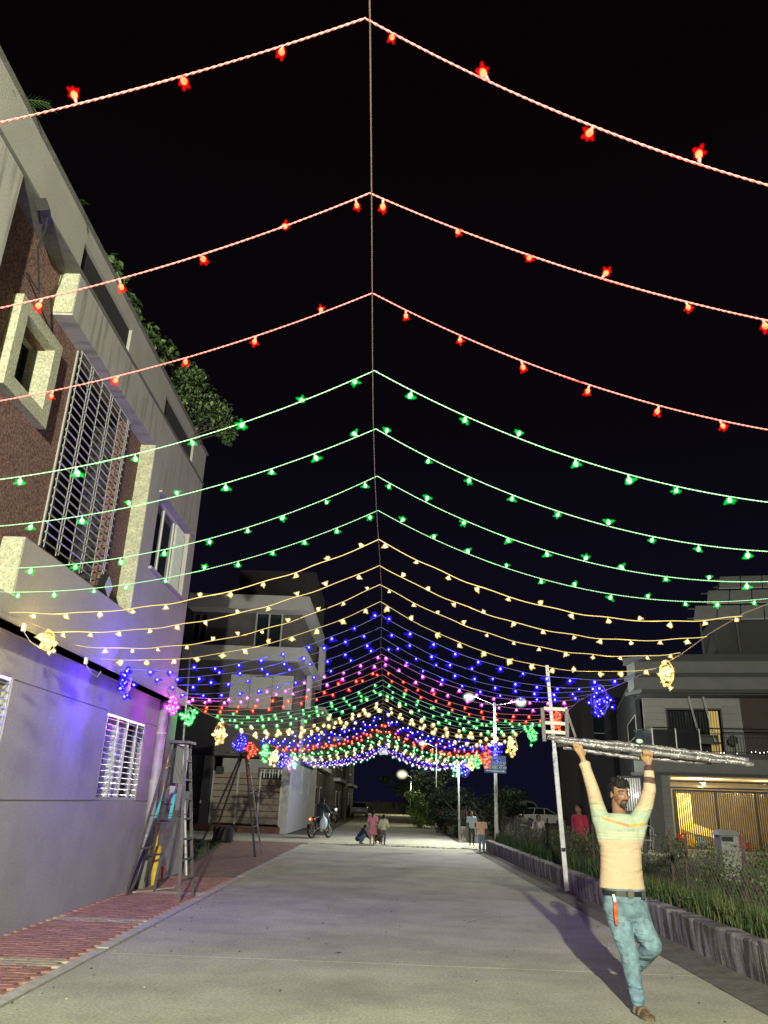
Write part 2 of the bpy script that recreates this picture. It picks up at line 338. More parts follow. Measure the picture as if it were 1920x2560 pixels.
# red tinted path beyond, widening towards the gate
b = MB(); b.add([(-4.3,17.2,-.014),(-2.99,17.2,-.014),(-2.99,31.6,-.014),(-6.4,31.6,-.014),(-5.6,29,-.014),(-4.9,23,-.014)], [(0,1,2,3,4,5)])
struct(b.build('red_path', mat('worn_red_paving', (.19, .105, .085), .92, .35, 3, .8, 25, speck=.25)))
b = MB(); b.add([(-12,15.4,-.016),(-4.3,15.4,-.016),(-4.3,17.2,-.016),(-4.9,23,-.016),(-5.6,29,-.016),(-6.4,31.6,-.016),(-12,31.6,-.016)], [tuple(range(7))])
struct(b.build('lawn_soil', mat('lawn_soil', (.04, .05, .02), .95, .4, 3)))
def blades(name, region, n, h, mats, z=0, parent=None, w=.006):
    b = MB(); 
    for i in range(n):
        x, y = region(); a = random.uniform(0, 6.28); hh = h*random.uniform(.45, 1.25); l = random.uniform(.1, .6)*hh; c, s_ = math.cos(a), math.sin(a); m = random.randrange(3)
        dx, dy = -s_*w, c*w; x1, y1 = x+c*l*.4, y+s_*l*.4; x2, y2 = x+c*l, y+s_*l
        b.add([(x-dx,y-dy,z),(x+dx,y+dy,z),(x1+dx*.8,y1+dy*.8,z+hh*.6),(x1-dx*.8,y1-dy*.8,z+hh*.6),(x2,y2,z+hh)], [(0,1,2,3),(3,2,4)], m)
    return struct(b.build(name, mats, parent, fix=False), 'stuff')
GR = [mat('grass_dark', (.024, .048, .013), .7), mat('grass_mid', (.046, .086, .022), .7), mat('grass_dry', (.12, .12, .05), .8)]
def lawn():
    while True:
        x, y = random.uniform(-9, -4.35), random.uniform(15.6, 31)
        if x < -4.35-(y-17)*.115: return x, y
o = blades('lawn_grass', lawn, 9000, .10, GR, -.016, w=.009)

# ================================================================== HOUSE ON THE LEFT
H = thing('plaster_house', 'two storey plaster house with brown panel and steel grilles, along the left of the street', 'house', (-4.26, 8, 0))
b = MB(); b.panel('x', -4.26, .22, -3, 15.3, 1.43, 3.16, [(12.0, 13.95, 1.43, 2.68), (7.0, 8.8, 1.45, 2.72)]); b.build('ground_floor_wall', GROUND_P, H)
for q_ in ((-3, 6.98), (8.82, 11.98), (13.97, 15.28)): MB().box(-4.256, q_[0], 2.70, -4.262, q_[1], 2.714).build('wall_groove', SLAB_D, H)
b = MB(); b.box(-4.262, -3, 0, -4.48, 15.3, 1.405); b.box(-4.275, -3, 1.405, -4.48, 15.3, 1.43); b.build('plinth', GROUND_P, H)
b = MB(); b.box(-12, 15.3, 0, -4.264, 15.5, 8.1); b.box(-12, -3, 0, -11.8, 15.3, 8.1); b.box(-11.8, -3.2, 0, -4.3, -3, 8.1); b.build('side_wall', GROUND_P, H)
MB().box(-11.7, -3, 3.16, -3.952, 15.3, 3.42).build('floor_slab', mat('slab_soffit', (.55, .50, .44), .9, .2, 3), H)
b = MB(); b.panel('x', -3.95, .24, -3, 14.5, 3.16, 7.49, [(6.2, 7.8, 3.43, 7.6), (7.799, 11.4, 4.08, 6.9), (11.97, 14.05, 5.0, 6.27)])
b.build('upper_wall', WHITE_P, H)
MB().box(-4.16, 14.5, 3.16, -12, 14.7, 8.1).build('end_wall', WHITE_P, H)
b = MB(); b.panel('x', -3.95, .045, -3, 14.5, 7.53, 8.16, [(7.75, 9.64, 7.55, 7.93), (11.55, 13.54, 7.55, 7.93)]); b.build('parapet', PARA_P, H)
b = MB(); b.box(-3.93, -3, 7.49, -4.2, 14.53, 7.53); b.build('drip_ledge', SLAB_D, H)
MB().box(-3.915, -3, 8.162, -4.2, 14.54, 8.2).build('coping', SLAB_D, H)
for y_ in (7.6, 11.4): MB().box(-4.0, y_, 7.54, -4.75, y_+2.25, 8.1).build('parapet_shade_block', mat('recess_shade', (.012, .010, .012), .9), H)  # near-black block stands in for the shade inside the openings
MB().box(-11.8, -3, 7.3, -4.2, 14.4, 7.45).build('roof', SLAB_D, H)
b = MB(); b.panel('x', -4.192, .12, 5.9, 11.62, 3.44, 7.48, [(7.25, 7.86, 5.66, 6.4), (8.6, 10.62, 4.25, 6.92)]); b.build('brown_panel', BROWN_P, H)
# cream textured reveal faces that show their thickness to the street
for q_ in ((-3.955, 7.785, 6.93, -4.19, 7.799, 7.49), (-3.955, 7.785, 3.45, -4.19, 7.799, 4.05), (-3.955, 11.385, 4.09, -4.19, 11.399, 6.89)): MB().box(*q_).build('cream_reveal', YELLOW_P, H)
# box framed little window
bw = MB(); x0, x1 = -4.075, -4.5
bw.box(x0, 6.93, 5.46, x1+.1, 7.10, 6.56); bw.box(x0, 7.82, 5.46, x1+.1, 7.99, 6.56); bw.box(x0, 7.101, 6.41, x1+.1, 7.819, 6.56); bw.box(x0, 7.101, 5.46, x1+.1, 7.819, 5.63)
bf = bw.build('window_surround', YELLOW_P, H)
MB().box(-4.42, 7.1, 5.62, -4.44, 7.82, 6.42).build('pane', GLASS, bf)
b = MB(); b.bar((-4.40,7.12,5.63),(-4.40,7.12,6.4),.03); b.bar((-4.40,7.46,5.63),(-4.40,7.46,6.4),.025); b.bar((-4.40,7.8,5.63),(-4.40,7.8,6.4),.03); b.build('sash', BLACK, bf)
# balcony grille behind: dark room, sliding door, steel bars
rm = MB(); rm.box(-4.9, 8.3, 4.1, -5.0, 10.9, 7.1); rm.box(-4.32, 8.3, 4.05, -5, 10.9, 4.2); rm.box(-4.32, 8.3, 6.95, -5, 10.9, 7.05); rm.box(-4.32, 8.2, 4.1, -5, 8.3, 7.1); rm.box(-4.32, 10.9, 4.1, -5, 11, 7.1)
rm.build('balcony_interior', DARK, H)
d = MB(); d.box(-4.85, 8.75, 4.25, -4.89, 9.15, 6.7); d.box(-4.85, 9.55, 4.25, -4.89, 10.2, 6.8); d.build('balcony_door', mat('greyed_door', (.15, .14, .17), .6, .3, 6), H)
gr = MB(); gr.box(-4.17, 8.59, 4.24, -4.19, 8.62, 6.93).build('window_grille', STEEL, H)
gobj = COL.objects[-1] if False else [o for o in bpy.data.objects if o.name == 'window_grille'][0]
hb = MB().tube([(0, -1.02, 0), (0, 1.02, 0)], .011, 6).mesh('bar', STEEL); vb = MB().tube([(0, 0, -1.36), (0, 0, 1.36)], .007, 6).mesh('bar', STEEL)
rootoff = H.location
for i in range(24): inst('bar', hb, gobj, Vector((-4.128, 9.61, 4.3+i*.113)) - rootoff)
for i, y in enumerate((8.63, 8.98, 9.05, 9.40, 9.75, 9.82, 10.17, 10.52, 10.58)):
    inst('bar', vb, gobj, Vector((-4.135, y, 5.59+(.03 if i in (2, 5, 8) else 0))) - rootoff)
knob = MB().ball((0, 0, 0), .014, 6, 5).mesh('stud', STEEL)
st = MB()
for i in range(24):
    for y in (8.63, 8.98, 9.40, 9.75, 10.17, 10.52): st.ball((-4.14, y, 4.3+i*.113), .016, 6, 4)
struct(st.build('studs', STEEL, gobj, fix=False), 'stuff')
def sliding_window(y0, y1, z0, z1, x, parent, n=3, curtain=True, col=ALU, depth=.12):
    f = MB(); t = .045; X = x-depth
    f.box(X+.03, y0, z0, X-.03, y0+t, z1); f.box(X+.03, y1-t, z0, X-.03, y1, z1); f.box(X+.03, y0+t, z1-t, X-.03, y1-t, z1); f.box(X+.03, y0+t, z0, X-.03, y1-t, z0+t)
    fo = f.build('window_frame', col, parent)
    w = (y1-y0-2*t)/n
    for k in range(n):
        a = y0+t+k*w; o = MB().box(X-.005, a, z0+t, X-.012, a+w, z1-t).build('pane', glass('tinted_pane', (.03, .035, .045), .05), fo)
    for k in range(1, n): MB().box(X+.02, y0+t+k*w-.02, z0+t, X-.02+.015, y0+t+k*w+.02, z1-t).build('mullion', col, fo)
    return fo
w1 = sliding_window(11.97, 14.05, 5.0, 6.27, -3.95, H)
c = MB(); 
for k in range(7): c.tube([(-4.035, 13.42+k*.085, 5.05), (-4.035, 13.42+k*.085, 6.22)], .028, 6)
c.build('curtain', CURT, w1)
MB().box(-3.90, 11.9, 6.275, -3.96, 14.12, 6.31).build('window_hood', WHITE_P, H)
MB().box(-3.90, 11.92, 4.95, -3.99, 14.1, 4.995).build('window_sill', WHITE_P, H)
# ground floor windows with steel grilles
def grille_window(y0, y1, z0, z1, nb):
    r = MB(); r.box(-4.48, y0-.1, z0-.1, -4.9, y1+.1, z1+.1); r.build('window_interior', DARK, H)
    f = MB(); t = .05; X = -4.36
    for (a, b_, c_, d_) in ((y0, y0+t, z0, z1), (y1-t, y1, z0, z1), (y0+t, y1-t, z1-t, z1), (y0+t, y1-t, z0, z0+t)): f.box(X, a, c_, X-.06, b_, d_)
    fo = f.build('window_frame', ALU, H)
    c = MB(); a = y0+.15
    while a < y1-.55: c.tube([(-4.44+.015*math.sin(a*30), a, z0+.04), (-4.44+.015*math.sin(a*30+1), a, z1-.05)], .035, 6); a += random.uniform(.055, .1)
    c.build('curtain', mat('sheer_curtain', (.62, .66, .62), .8, .2, 12), fo)
    g = MB(); g.box(-4.27, y0, z0, -4.30, y0+.05, z1); g.box(-4.27, y1-.05, z0, -4.30, y1, z1); g.box(-4.27, y0+.05, z1-.04, -4.30, y1-.05, z1); g.box(-4.27, y0+.05, z0, -4.30, y1-.05, z0+.04)
    go = g.build('security_grille', STEEL, H)
    hm = MB().tube([(0, y0+.04, 0), (0, y1-.04, 0)], .008, 6).mesh('bar', STEEL); n = nb
    off = Vector((0, -8, 0))
    for k in range(n): inst('bar', hm, go, (4.26-4.262, -8, z0+.08+k*(z1-z0-.16)/(n-1)))
    vm = MB().box(-.012, -.022, z0+.04, .012, .022, z1-.04).mesh('bar', STEEL)
    for k in range(1, 4): inst('bar', vm, go, (0, y0+(y1-y0)*k/4-8, 0))
grille_window(12.0, 13.95, 1.43, 2.68, 14); grille_window(7.0, 8.8, 1.45, 2.72, 14)
# drain pipe, corner pillar, clamps
b = MB(); b.box(-4.24, 15.31, 0, -4.75, 15.9, 3.15); b.build('corner_pillar', GROUND_P, H)
dp = MB().tube([(-4.19, 14.72, .0), (-4.19, 14.72, 3.15)], .085, 12).build('drain_pipe', mat('grey_pvc_pipe', (.30, .30, .29), .5, .15, 4), H, smooth=True)
for z in (.85, 1.75, 2.6): MB().tube([(-4.19, 14.72, z-.02), (-4.19, 14.72, z+.02)], .10, 12).build('pipe_clamp', KERB, dp)
# end-wall lamp stub, flood light on the parapet with its cable, little box light
L_ = MB(); L_.box(-4.2, 14.7, 5.75, -4.28, 14.76, 5.9); L_.tube([(-4.24, 14.76, 5.86), (-4.24, 14.98, 5.86), (-4.24, 14.98, 5.80)], .014, 6); L_.build('wall_bracket', mat('white_plastic', (.7, .7, .7), .4), H)
fl = thing('flood_light', 'black flood light and dangling cable clamped below the parapet of the left house', 'flood light', (-3.9, 6.5, 7.6))
Tm = Matrix.Translation((-3.885, 6.62, 7.40)) @ Matrix.Scale(.85, 4) @ Matrix.Rotation(R(18), 4, 'Z') @ Matrix.Rotation(R(-25), 4, 'Y')
h = MB(Tm); h.box(-.07, -.14, -.09, .05, .14, .09)
for k in range(6): h.box(-.10, -.13+k*.05, -.08, -.07, -.12+k*.05, .08)
h.build('housing', BLACK, fl); g = MB(Tm); g.box(.05, -.12, -.07, .056, .12, .07); g.build('lens', GLASS, fl)
MB().tube([(-3.94,6.62,7.50),(-3.90,6.62,7.47)], .02, 6).build('bracket', BLACK, fl)
MB().tube([(-3.84,6.62,7.38),(-3.88,6.7,7.2),(-3.93,6.73,7.0),(-3.93,6.95,6.6),(-4.16,7.02,6.9)], .011, 6).build('cable', BLACK, fl)
bx = thing('floor_lamp_fixture', 'square black light fixture sitting at the foot of the balcony grille', 'light fixture', (-4.05, 10.5, 4.1))
q = MB(Matrix.Translation((-4.03, 10.45, 4.24)) @ Matrix.Rotation(R(-30), 4, 'X')); q.box(-.06, -.13, -.12, .05, .13, .12); q.build('housing', BLACK, bx)
q = MB(Matrix.Translation((-4.03, 10.45, 4.24)) @ Matrix.Rotation(R(-30), 4, 'X')); q.box(.05, -.11, -.10, .054, .11, .10); q.build('diffuser_or_glare', mat('frosted_diffuser', (.5, .5, .55), .3), bx)
# yellow gas pipe on the corner with brass clips
gp = MB(); pts = [(-4.17,15.42,2.42),(-4.17,15.32,2.42),(-4.17,15.32,2.0)]; gp.tube(pts, .018, 8); gp.tube([(-4.17,15.32,1.75),(-4.17,15.30,.55),(-4.17,15.28,.38)], .018, 8)
gpo = gp.build('gas_pipe', YPIPE, H)
for z in (.55, .95, 1.45, 1.72, 2.1, 2.35): MB().ball((-4.15, 15.26, z), .022, 8, 6).build('clip', mat('brass', (.7, .5, .2), .3, metal=1), gpo)
MB().box(-4.14, 16.2, 1.26, -4.30, 16.55, 1.74).build('meter_box', mat('grey_meter_box', (.38, .39, .41), .5, .08, 6), H)

# side yard gate of steel bars beyond the corner
yg = thing('yard_gate', 'tall gate of thin steel bars beyond the corner pillar of the left house', 'gate', (-4.4, 16.9, 0))
MB().box(-4.30, 15.92, 0, -4.5, 17.9, 1.62).build('low_wall', GROUND_P, yg)
f = MB(); f.bar((-4.4,16.0,1.62),(-4.4,16.0,2.55),.05); f.bar((-4.4,17.7,1.62),(-4.4,17.7,2.55),.05); f.bar((-4.4,16.0,2.55),(-4.4,17.7,2.55),.05); f.bar((-4.4,16.0,1.66),(-4.4,17.7,1.66),.05); f.build('frame', STEEL_D, yg)
gm = MB().tube([(0,0,1.64),(0,0,2.53)], .011, 6).mesh('bar', STEEL)
for k in range(15): inst('bar', gm, yg, (0, -.8+k*.112, 0))

# rooftop plants
def leaf_mesh(size, m):
    b = MB(); s_ = size
    b.add([(0,0,0),(s_*.28,s_*.35,.02*s_),(0,s_,-.12*s_),(-s_*.28,s_*.35,.02*s_)], [(0,1,2),(0,2,3)]); return b
def foliage(centers, n, size, seedv=0, droop=.3, upper=0):
    rnd = random.Random(seedv); b = MB()
    for i in range(n):
        c, r = centers[rnd.randrange(len(centers))]
        d = Vector((rnd.gauss(0,1), rnd.gauss(0,1), rnd.gauss(0,1))).normalized()*(rnd.random()**.45); p = Vector(c) + Vector((d.x*r[0], d.y*r[1], d.z*r[2]))
        s_ = size*rnd.uniform(.6, 1.3); az = rnd.uniform(0, 6.28); el = rnd.uniform(-.9, .6)-droop; M = Matrix.Rotation(az, 3, 'Z') @ Matrix.Rotation(el, 3, 'X') @ Matrix.Rotation(rnd.uniform(-.8, .8), 3, 'Y')
        vs = [p + M @ Vector(q) for q in ((0,0,0),(s_*.3,s_*.4,.05*s_),(0,s_,-.1*s_),(-s_*.3,s_*.4,.05*s_))]
        b.add(vs, [(0,1,2),(0,2,3)], rnd.choices((0,1,2), (4, 4, 2 if noise.noise(p*1.7) > 0 else .5))[0])
    return b
def shrub(name, label, cat, centers, n, size, base, seedv, group=None, stems=6, trunk=.02):
    t = thing(name, label, cat, base, group); st = MB(); rnd = random.Random(seedv)
    for k in range(stems):
        c, r = centers[k % len(centers)]; e_ = Vector(c)+Vector((rnd.uniform(-.5,.5)*r[0], rnd.uniform(-.5,.5)*r[1], rnd.uniform(0,.6)*r[2])); b0 = Vector(base)+Vector((rnd.uniform(-.04,.04), rnd.uniform(-.04,.04), 0)); mid = (b0*.5+e_*.5)+Vector((rnd.uniform(-.1,.1), rnd.uniform(-.1,.1), .05))
        st.tube([b0, mid, e_], [trunk, trunk*.6, trunk*.2], 5)
    st.build('stem', BARK, t); foliage(centers, n, size, seedv).build('foliage', LEAF, t, fix=False); return t
shrub('rooftop_bush', 'large leafy bush spilling over the far end of the roof of the left house', 'bush', [((-4.3,12.6,8.6),(.45,.7,.35)),((-3.9,13.3,8.75),(.5,.7,.45)),((-3.65,13.8,8.7),(.40,.55,.32)),((-3.40,13.9,8.42),(.16,.22,.26)),((-4.0,12.9,9.1),(.3,.4,.2))], 3000, .085, (-4.4,13,7.46), 5, stems=10)
shrub('rooftop_creeper', 'narrow creeper standing above the roof edge near the second red light string', 'plant', [((-4.15,9.0,8.5),(.2,.35,.22)),((-4.15,9.8,8.45),(.2,.4,.22)),((-4.1,10.6,8.45),(.2,.4,.25)),((-4.05,11.3,8.6),(.25,.3,.25))], 700, .12, (-4.4,10,7.46), 6, stems=6)
def palm(name, label, base, n, L, sd):
    t = thing(name, label, 'palm', base); rnd = random.Random(sd); b = MB(); B = Vector(base)
    for k in range(n):
        az = rnd.uniform(0, 6.28); el = rnd.uniform(.2, 1.2); pts = [B+Vector((math.cos(az)*math.cos(el-.25*j)*L*j/5, math.sin(az)*math.cos(el-.25*j)*L*j/5, .15+math.sin(el-.15*j)*L*j/5)) for j in range(6)]
        b.tube(pts, .006, 4, 0)
        for j in range(1, 6):
            for q in range(3):
                p = pts[j-1].lerp(pts[j], q/3)
                for sgn in (-1, 1):
                    d = (pts[j]-pts[j-1]).normalized(); sd_ = d.cross(Vector((0,0,1))).normalized()*sgn; tip = p + (sd_*.6+d*.7)*L*.28; w = d*.012
                    b.add([p-w, p+w, tip-Vector((0,0,.02))], [(0,1,2)], 1)
    b.build('frond', [LEAF[1], LEAF[1]], t, fix=False); MB().tube([B, B+Vector((0,0,.25))], .04, 7).build('trunk', BARK, t)
palm('rooftop_palm', 'spiky palm leaves over the roof edge at the top left corner', (-4.3, 6.0, 8.0), 16, .55, 3)
palm('rooftop_palm', 'small fan of spiky leaves over the roof edge between the two upper red strings', (-4.2, 7.55, 8.0), 12, .38, 4)
# ================================================================== STRINGS OF LIGHTS
CX0, CZ = -.16, 4.16
YK = [1.94,2.78,3.52,4.33,5.16,6.05,6.88,7.76,8.70,9.55,10.48,11.27,12.11,12.95,13.83,14.5,15.3,16.13,16.97]
while len(YK) < 51: YK.append(YK[-1]+.86)
GROUPS = [('red',3),('green',4),('yellow',4),('blue',4),('magenta',2),('red',2),('green',4),('yellow',4),('blue',4),('red',4),('green',4),('yellow',4),('blue',4),('magenta',2),('aqua',2)]
PAL = dict(red=((1,.26,.09),(1,.004,.004),(1,.03,.02),(.66,.19,.19)), green=((.45,1,.5),(0,.75,.06),(.02,1,.12),(.32,.66,.42)), yellow=((1,.95,.62),(1,.72,.14),(1,.68,.18),(.62,.47,.20)),
           blue=((.55,.5,1),(.03,.01,1),(.08,.025,1),(.10,.10,.38)), magenta=((1,.55,1),(.85,.03,.85),(.8,.08,1),(.45,.15,.42)), aqua=((.8,1,.95),(.1,.8,.6),(.2,1,.7),(.2,.4,.3)))
ORD = ['first','second','third','fourth']
BM = {}
def bulb_meshes(col, cls):
    if (col, cls) in BM: return BM[col, cls]
    core, halo, lt, cab = PAL[col]; rc = (.0108, .0138, .018, .027)[cls]*(.8 if col == 'blue' else 1); rh = (.0235, .033, .048, .072)[cls]*(1.35 if col == 'blue' else 1); far = cls == 3  # radii grow with distance to imitate camera bloom
    mc = emis('bulb_'+col, core, 5.0); mh = halo_mat('bulb_halo_'+col, halo, {'yellow': 2.1, 'blue': 1.15}.get(col, 1.6), {'yellow': .36, 'blue': .40}.get(col, .40), {'blue': 2.6}.get(col, 2.2))
    mcab = mat('cable_'+col, cab, .5)  # glow of the bulbs put into the cable colour
    b = MB(); b.ball((0, 0, -.026-rc*.6), (rc, rc, rc*1.25), 8 if not far else 6, 6 if not far else 4, 0); b.tube([(0,0,0),(0,0,-.028)], [.0045,.007], 6, 1)
    me = b.mesh('bulb', [mc, mcab], smooth=True)
    h = MB()                                            # bell-shaped glowing shell standing in for lens glow
    n, rg = (10, 7) if not far else (8, 5)
    vs, fs = [], []
    for i in range(rg+1):
        t = i/rg; z = -.008 - t*rh*1.75; prof = rh*math.sin(min(1, .10+t*.98)*math.pi*.93)**.75
        for k in range(n):
            a = 2*math.pi*k/n; r_ = max(.002, prof*(1+(.10 if k % 2 else -.06)*t)); vs.append((r_*math.cos(a), r_*math.sin(a), z))
    for i in range(rg):
        for k in range(n): k2 = (k+1) % n; fs.append((i*n+k, i*n+k2, (i+1)*n+k2, (i+1)*n+k))
    fs.append(tuple(range(n))); fs.append(tuple(rg*n+k for k in range(n)))
    if not far:
        h2 = MB(); rp = random.Random(len(col)*7+cls); q = rh/.038
        h2.ball((0, 0, -.026-rc*.6), rh*.80, 10, 7)
        for i in range(5):  # petals shaped like starburst glare
            az = i*1.257+rp.uniform(-.3,.3); tl = rp.uniform(.5, 1.7); M_ = Matrix.Rotation(az, 3, 'Z') @ Matrix.Rotation(tl, 3, 'X'); L_ = rh*rp.uniform(.7, 1.1)
            h2.ball(Vector((0, 0, -.030-rc*.4)) + M_ @ Vector((0, 0, -L_*.62)), (rh*.40, rh*.40, L_*.70), 8, 6, 0, M_)
        hm = h2.mesh('bulb_halo', [mh], smooth=True); BM[col, cls] = (me, hm); return BM[col, cls]
    h.add(vs, fs); hm = h.mesh('bulb_halo', [mh], smooth=True)
    BM[col, cls] = (me, hm); return BM[col, cls]
def cls_of(y): return 0 if y < 4 else 1 if y < 9.6 else 2 if y < 20 else 3
def anchorL(y): return Vector((-3.88 if y < 15 else -4.05, y*.985, 3.22 + (0.04 if y > 15 else 0)))
def anchorR(y): return Vector((3.6, y, 3.41 + .05*math.sin(y)))
rb = random.Random(11)
k = 0; runs = {}
CR = {0: .145, 1: .085, 2: .10, 3: .10}
for gi, (col, n) in enumerate(GROUPS):
    runs[col] = runs.get(col, 0)+1; run = ORD[runs[col]-1]
    for j in range(n):
        y = YK[k]; C0 = Vector((CX0, y, CZ)); cls = cls_of(y)
        label = f'{ORD[j]} {col} light string of the {run} {col} run, counting from the camera' if gi else f'{ORD[j]} red light string counting from the top of the picture'
        root = thing('light_string', label, 'string lights', C0, 'light strings draped over the street')
        cL = .078 + rb.uniform(-.008, .012); cR = CR.get(k, .10+rb.uniform(-.008, .008))
        if y > 17: cL *= .95
        def curve(side, s, c, A):
            Sx = abs(A.x-CX0); f = s/Sx; p = C0.lerp(A, f); p.z = CZ + (A.z-CZ)*f - c*s*(Sx-s); return p
        mcab = mat('cable_'+col, PAL[col][3], .5)
        cb = MB()
        for side, c, A in ((-1, cL, anchorL(y)), (1, cR, anchorR(y))):
            Sx = abs(A.x-CX0); N = 60 if k < 3 else 44 if cls < 2 else 26
            pts = [curve(side, Sx*i/N, c, A) for i in range(N+1)]
            for i, p in enumerate(pts): p += Vector((0, .006*math.sin(i*1.3+k), .006*math.sin(i*.9+k*2)))
            if k < 7:
                N2 = 420 if k < 3 else 260; rad = .0024 if k < 3 else .0023
                for ph in (0, math.pi):
                    q = []
                    for i in range(N2+1):
                        s = Sx*i/N2; base = curve(side, s, c, A); a = s*2*math.pi/.045+ph; q.append(base + Vector((0, math.cos(a)*.0023, math.sin(a)*.0023)))
                    cb.tube(q, rad, 4, cap=False)
            else: cb.tube(pts, .0055 if cls < 2 else .0045 if cls == 2 else .004, 4, cap=False)
            me, hm = bulb_meshes(col, cls)
            s = rb.uniform(.06, .3)
            while s < Sx-.04:
                p = curve(side, s, c, A); up = rb.random() < .2; tilt = (rb.uniform(-.5, .5)+(2.6 if up else 0), rb.uniform(-.5, .5), rb.uniform(0, 6))
                o = inst('bulb', me, root, p-C0, tilt, rb.uniform(.82, 1.15)); inst('bulb_halo', hm, o, (0, 0, 0)); s += .325*rb.uniform(.9, 1.1) if y < 30 else .36
        cb.build('cable', mcab, root, smooth=True, fix=False)
        lt = PAL[col][2]; ew = LED_W*(.35 if col in ('red',) else .22 if col == 'green' else .35 if col == 'yellow' else 2.6 if col == 'blue' else 1.0)
        nl = (-3.35, -1.8, .9, 2.7) if y < 20 else (-2.2, 2.0)
        for lx in nl:
            Sx = abs((anchorL(y) if lx < 0 else anchorR(y)).x-CX0); s = min(abs(lx-CX0), Sx-.2)
            p = curve(0, s, cL if lx < 0 else cR, anchorL(y) if lx < 0 else anchorR(y)); lamp(root, p-C0-Vector((0, 0, .05)), ew/len(nl), lt, .04)
        k += 1
# the wires that carry them
WIRE = mat('thin_cable', (.42, .33, .30), .6)
tag(MB().tube([(CX0+.02*math.sin(i*.7), -1+i*1.0, CZ+.006*math.sin(i*3)) for i in range(47)], .003, 5, cap=False).build('centre_wire', WIRE), 'thin wire running down the middle of the street above the light strings', 'wire')
tag(MB().tube([anchorL(.5+i*.9)+Vector((0, 0, .02*math.sin(i*2.2))) for i in range(39)], .006, 5, cap=False).build('side_wire', WIRE), 'wire along the left house that holds the ends of the light strings', 'wire')
tag(MB().tube([anchorR(.5+i*.9)+Vector((0, 0, .02*math.sin(i*1.7))) for i in range(49)], .006, 5, cap=False).build('side_wire', WIRE), 'wire above the garden wall that holds the right ends of the light strings', 'wire')
# coiled bundles of spare lights at the ends of the runs
def bundle(col, p, size, label, n=15, e=9, cls=2):
    t = thing('light_bundle', label, 'light bundle', p, 'coiled bundles of spare lights'); rb_ = random.Random(int(p[1]*100)); P = Vector(p)
    b = MB()
    for i in range(5):
        r1, r2 = size[0]*rb_.uniform(.3, .8), size[1]*rb_.uniform(.35, .8); ax = rb_.uniform(-.8, .8); M = Matrix.Rotation(ax, 3, 'Z') @ Matrix.Rotation(rb_.uniform(-.3, .3), 3, 'X')
        b.tube([P+M @ Vector((r1*math.cos(a*.52), .03*math.sin(a*1.3+i), r2*math.sin(a*.52))) for a in range(13)], .006, 5, cap=False)
    b.build('cable', mat('cable_'+col, PAL[col][3], .5), t, smooth=True, fix=False)
    me, hm = bulb_meshes(col, cls)
    for i in range(int(n*1.3)):
        a = rb_.uniform(0, 6.28); q = Vector((size[0]*math.cos(a)*rb_.uniform(.0, .85), rb_.uniform(-.08, .08), size[1]*math.sin(a)*rb_.uniform(.0, .85)))
        o = inst('bulb', me, t, q, (rb_.uniform(0, 6), rb_.uniform(0, 6), 0)); inst('bulb_halo', hm, o, (0, 0, 0))
    lamp(t, (.16 if p[0] < 0 else -.05, -.05, -.05), e, PAL[col][2], .08)
bundle('yellow', (-3.80, 8.45, 3.10), (.10, .15), 'yellow bundle of coiled lights hanging nearest the camera on the left wall', 16, 9, 1)
bundle('blue', (-3.78, 11.15, 3.02), (.12, .22), 'blue bundle of coiled lights against the left wall below the slab', 13, 130)
bundle('magenta', (-3.83, 14.0, 3.02), (.14, .22), 'magenta bundle of coiled lights at the far corner of the left house', 18, 32)
bundle('green', (-4.08, 16.2, 3.05), (.16, .26), 'green bundle of coiled lights beside the left leaning pole', 22, 12)
bundle('yellow', (-4.05, 19.2, 2.95), (.20, .36), 'yellow bundle of coiled lights left, behind the green one', 26, 12)
bundle('blue', (-4.05, 21.8, 2.93), (.26, .32), 'blue bundle of coiled lights on the left between a yellow and a red bundle', 22, 14)
bundle('red', (-4.05, 23.9, 2.88), (.28, .30), 'red bundle of coiled lights at the left end of the far strings', 22, 10)
bundle('green', (-4.05, 26.6, 2.92), (.24, .36), 'green bundle of coiled lights in front of the gate house', 22, 10, 3)
bundle('yellow', (-4.05, 28.9, 2.9), (.24, .34), 'yellow bundle of coiled lights in front of the gate house', 20, 10, 3)
bundle('blue', (-4.05, 31.2, 2.9), (.28, .34), 'blue bundle of coiled lights next to the corner of the gate house', 18, 10, 3)
bundle('magenta', (-4.0, 33.0, 2.92), (.2, .3), 'small magenta bundle of coiled lights at the corner of the gate house', 12, 8, 3)
bundle('aqua', (-4.0, 34.8, 2.95), (.2, .3), 'aqua bundle of coiled lights, farthest on the left', 12, 8, 3)
bundle('yellow', (3.55, 9.95, 3.22), (.11, .22), 'yellow bundle of coiled lights hanging over the garden wall on the right', 20, 9, 1)
bundle('blue', (3.58, 13.3, 3.28), (.22, .34), 'blue bundle of coiled lights on the right against the dark sky', 18, 16)
bundle('red', (3.62, 16.9, 3.28), (.13, .30), 'red bundle of coiled lights seen through the end of the carried ladder', 20, 10)
bundle('green', (3.6, 19.9, 3.24), (.16, .30), 'green bundle of coiled lights to the right of the twin street lamp', 20, 10)
bundle('yellow', (3.6, 23.1, 3.18), (.2, .42), 'yellow bundle of coiled lights between the lamp post and the green bundle', 22, 10)
bundle('blue', (3.6, 26.6, 3.22), (.26, .42), 'blue bundle of coiled lights just above the street number board', 22, 12)
bundle('red', (3.6, 29.4, 3.2), (.26, .46), 'red bundle of coiled lights left of the street number board', 22, 9, 3)
bundle('green', (3.6, 32.4, 3.2), (.24, .42), 'green bundle of coiled lights left of the red bundle on the right side', 20, 8, 3)
bundle('yellow', (3.6, 34.8, 3.2), (.22, .4), 'yellow bundle of coiled lights near the top of the thin pole', 16, 8, 3)
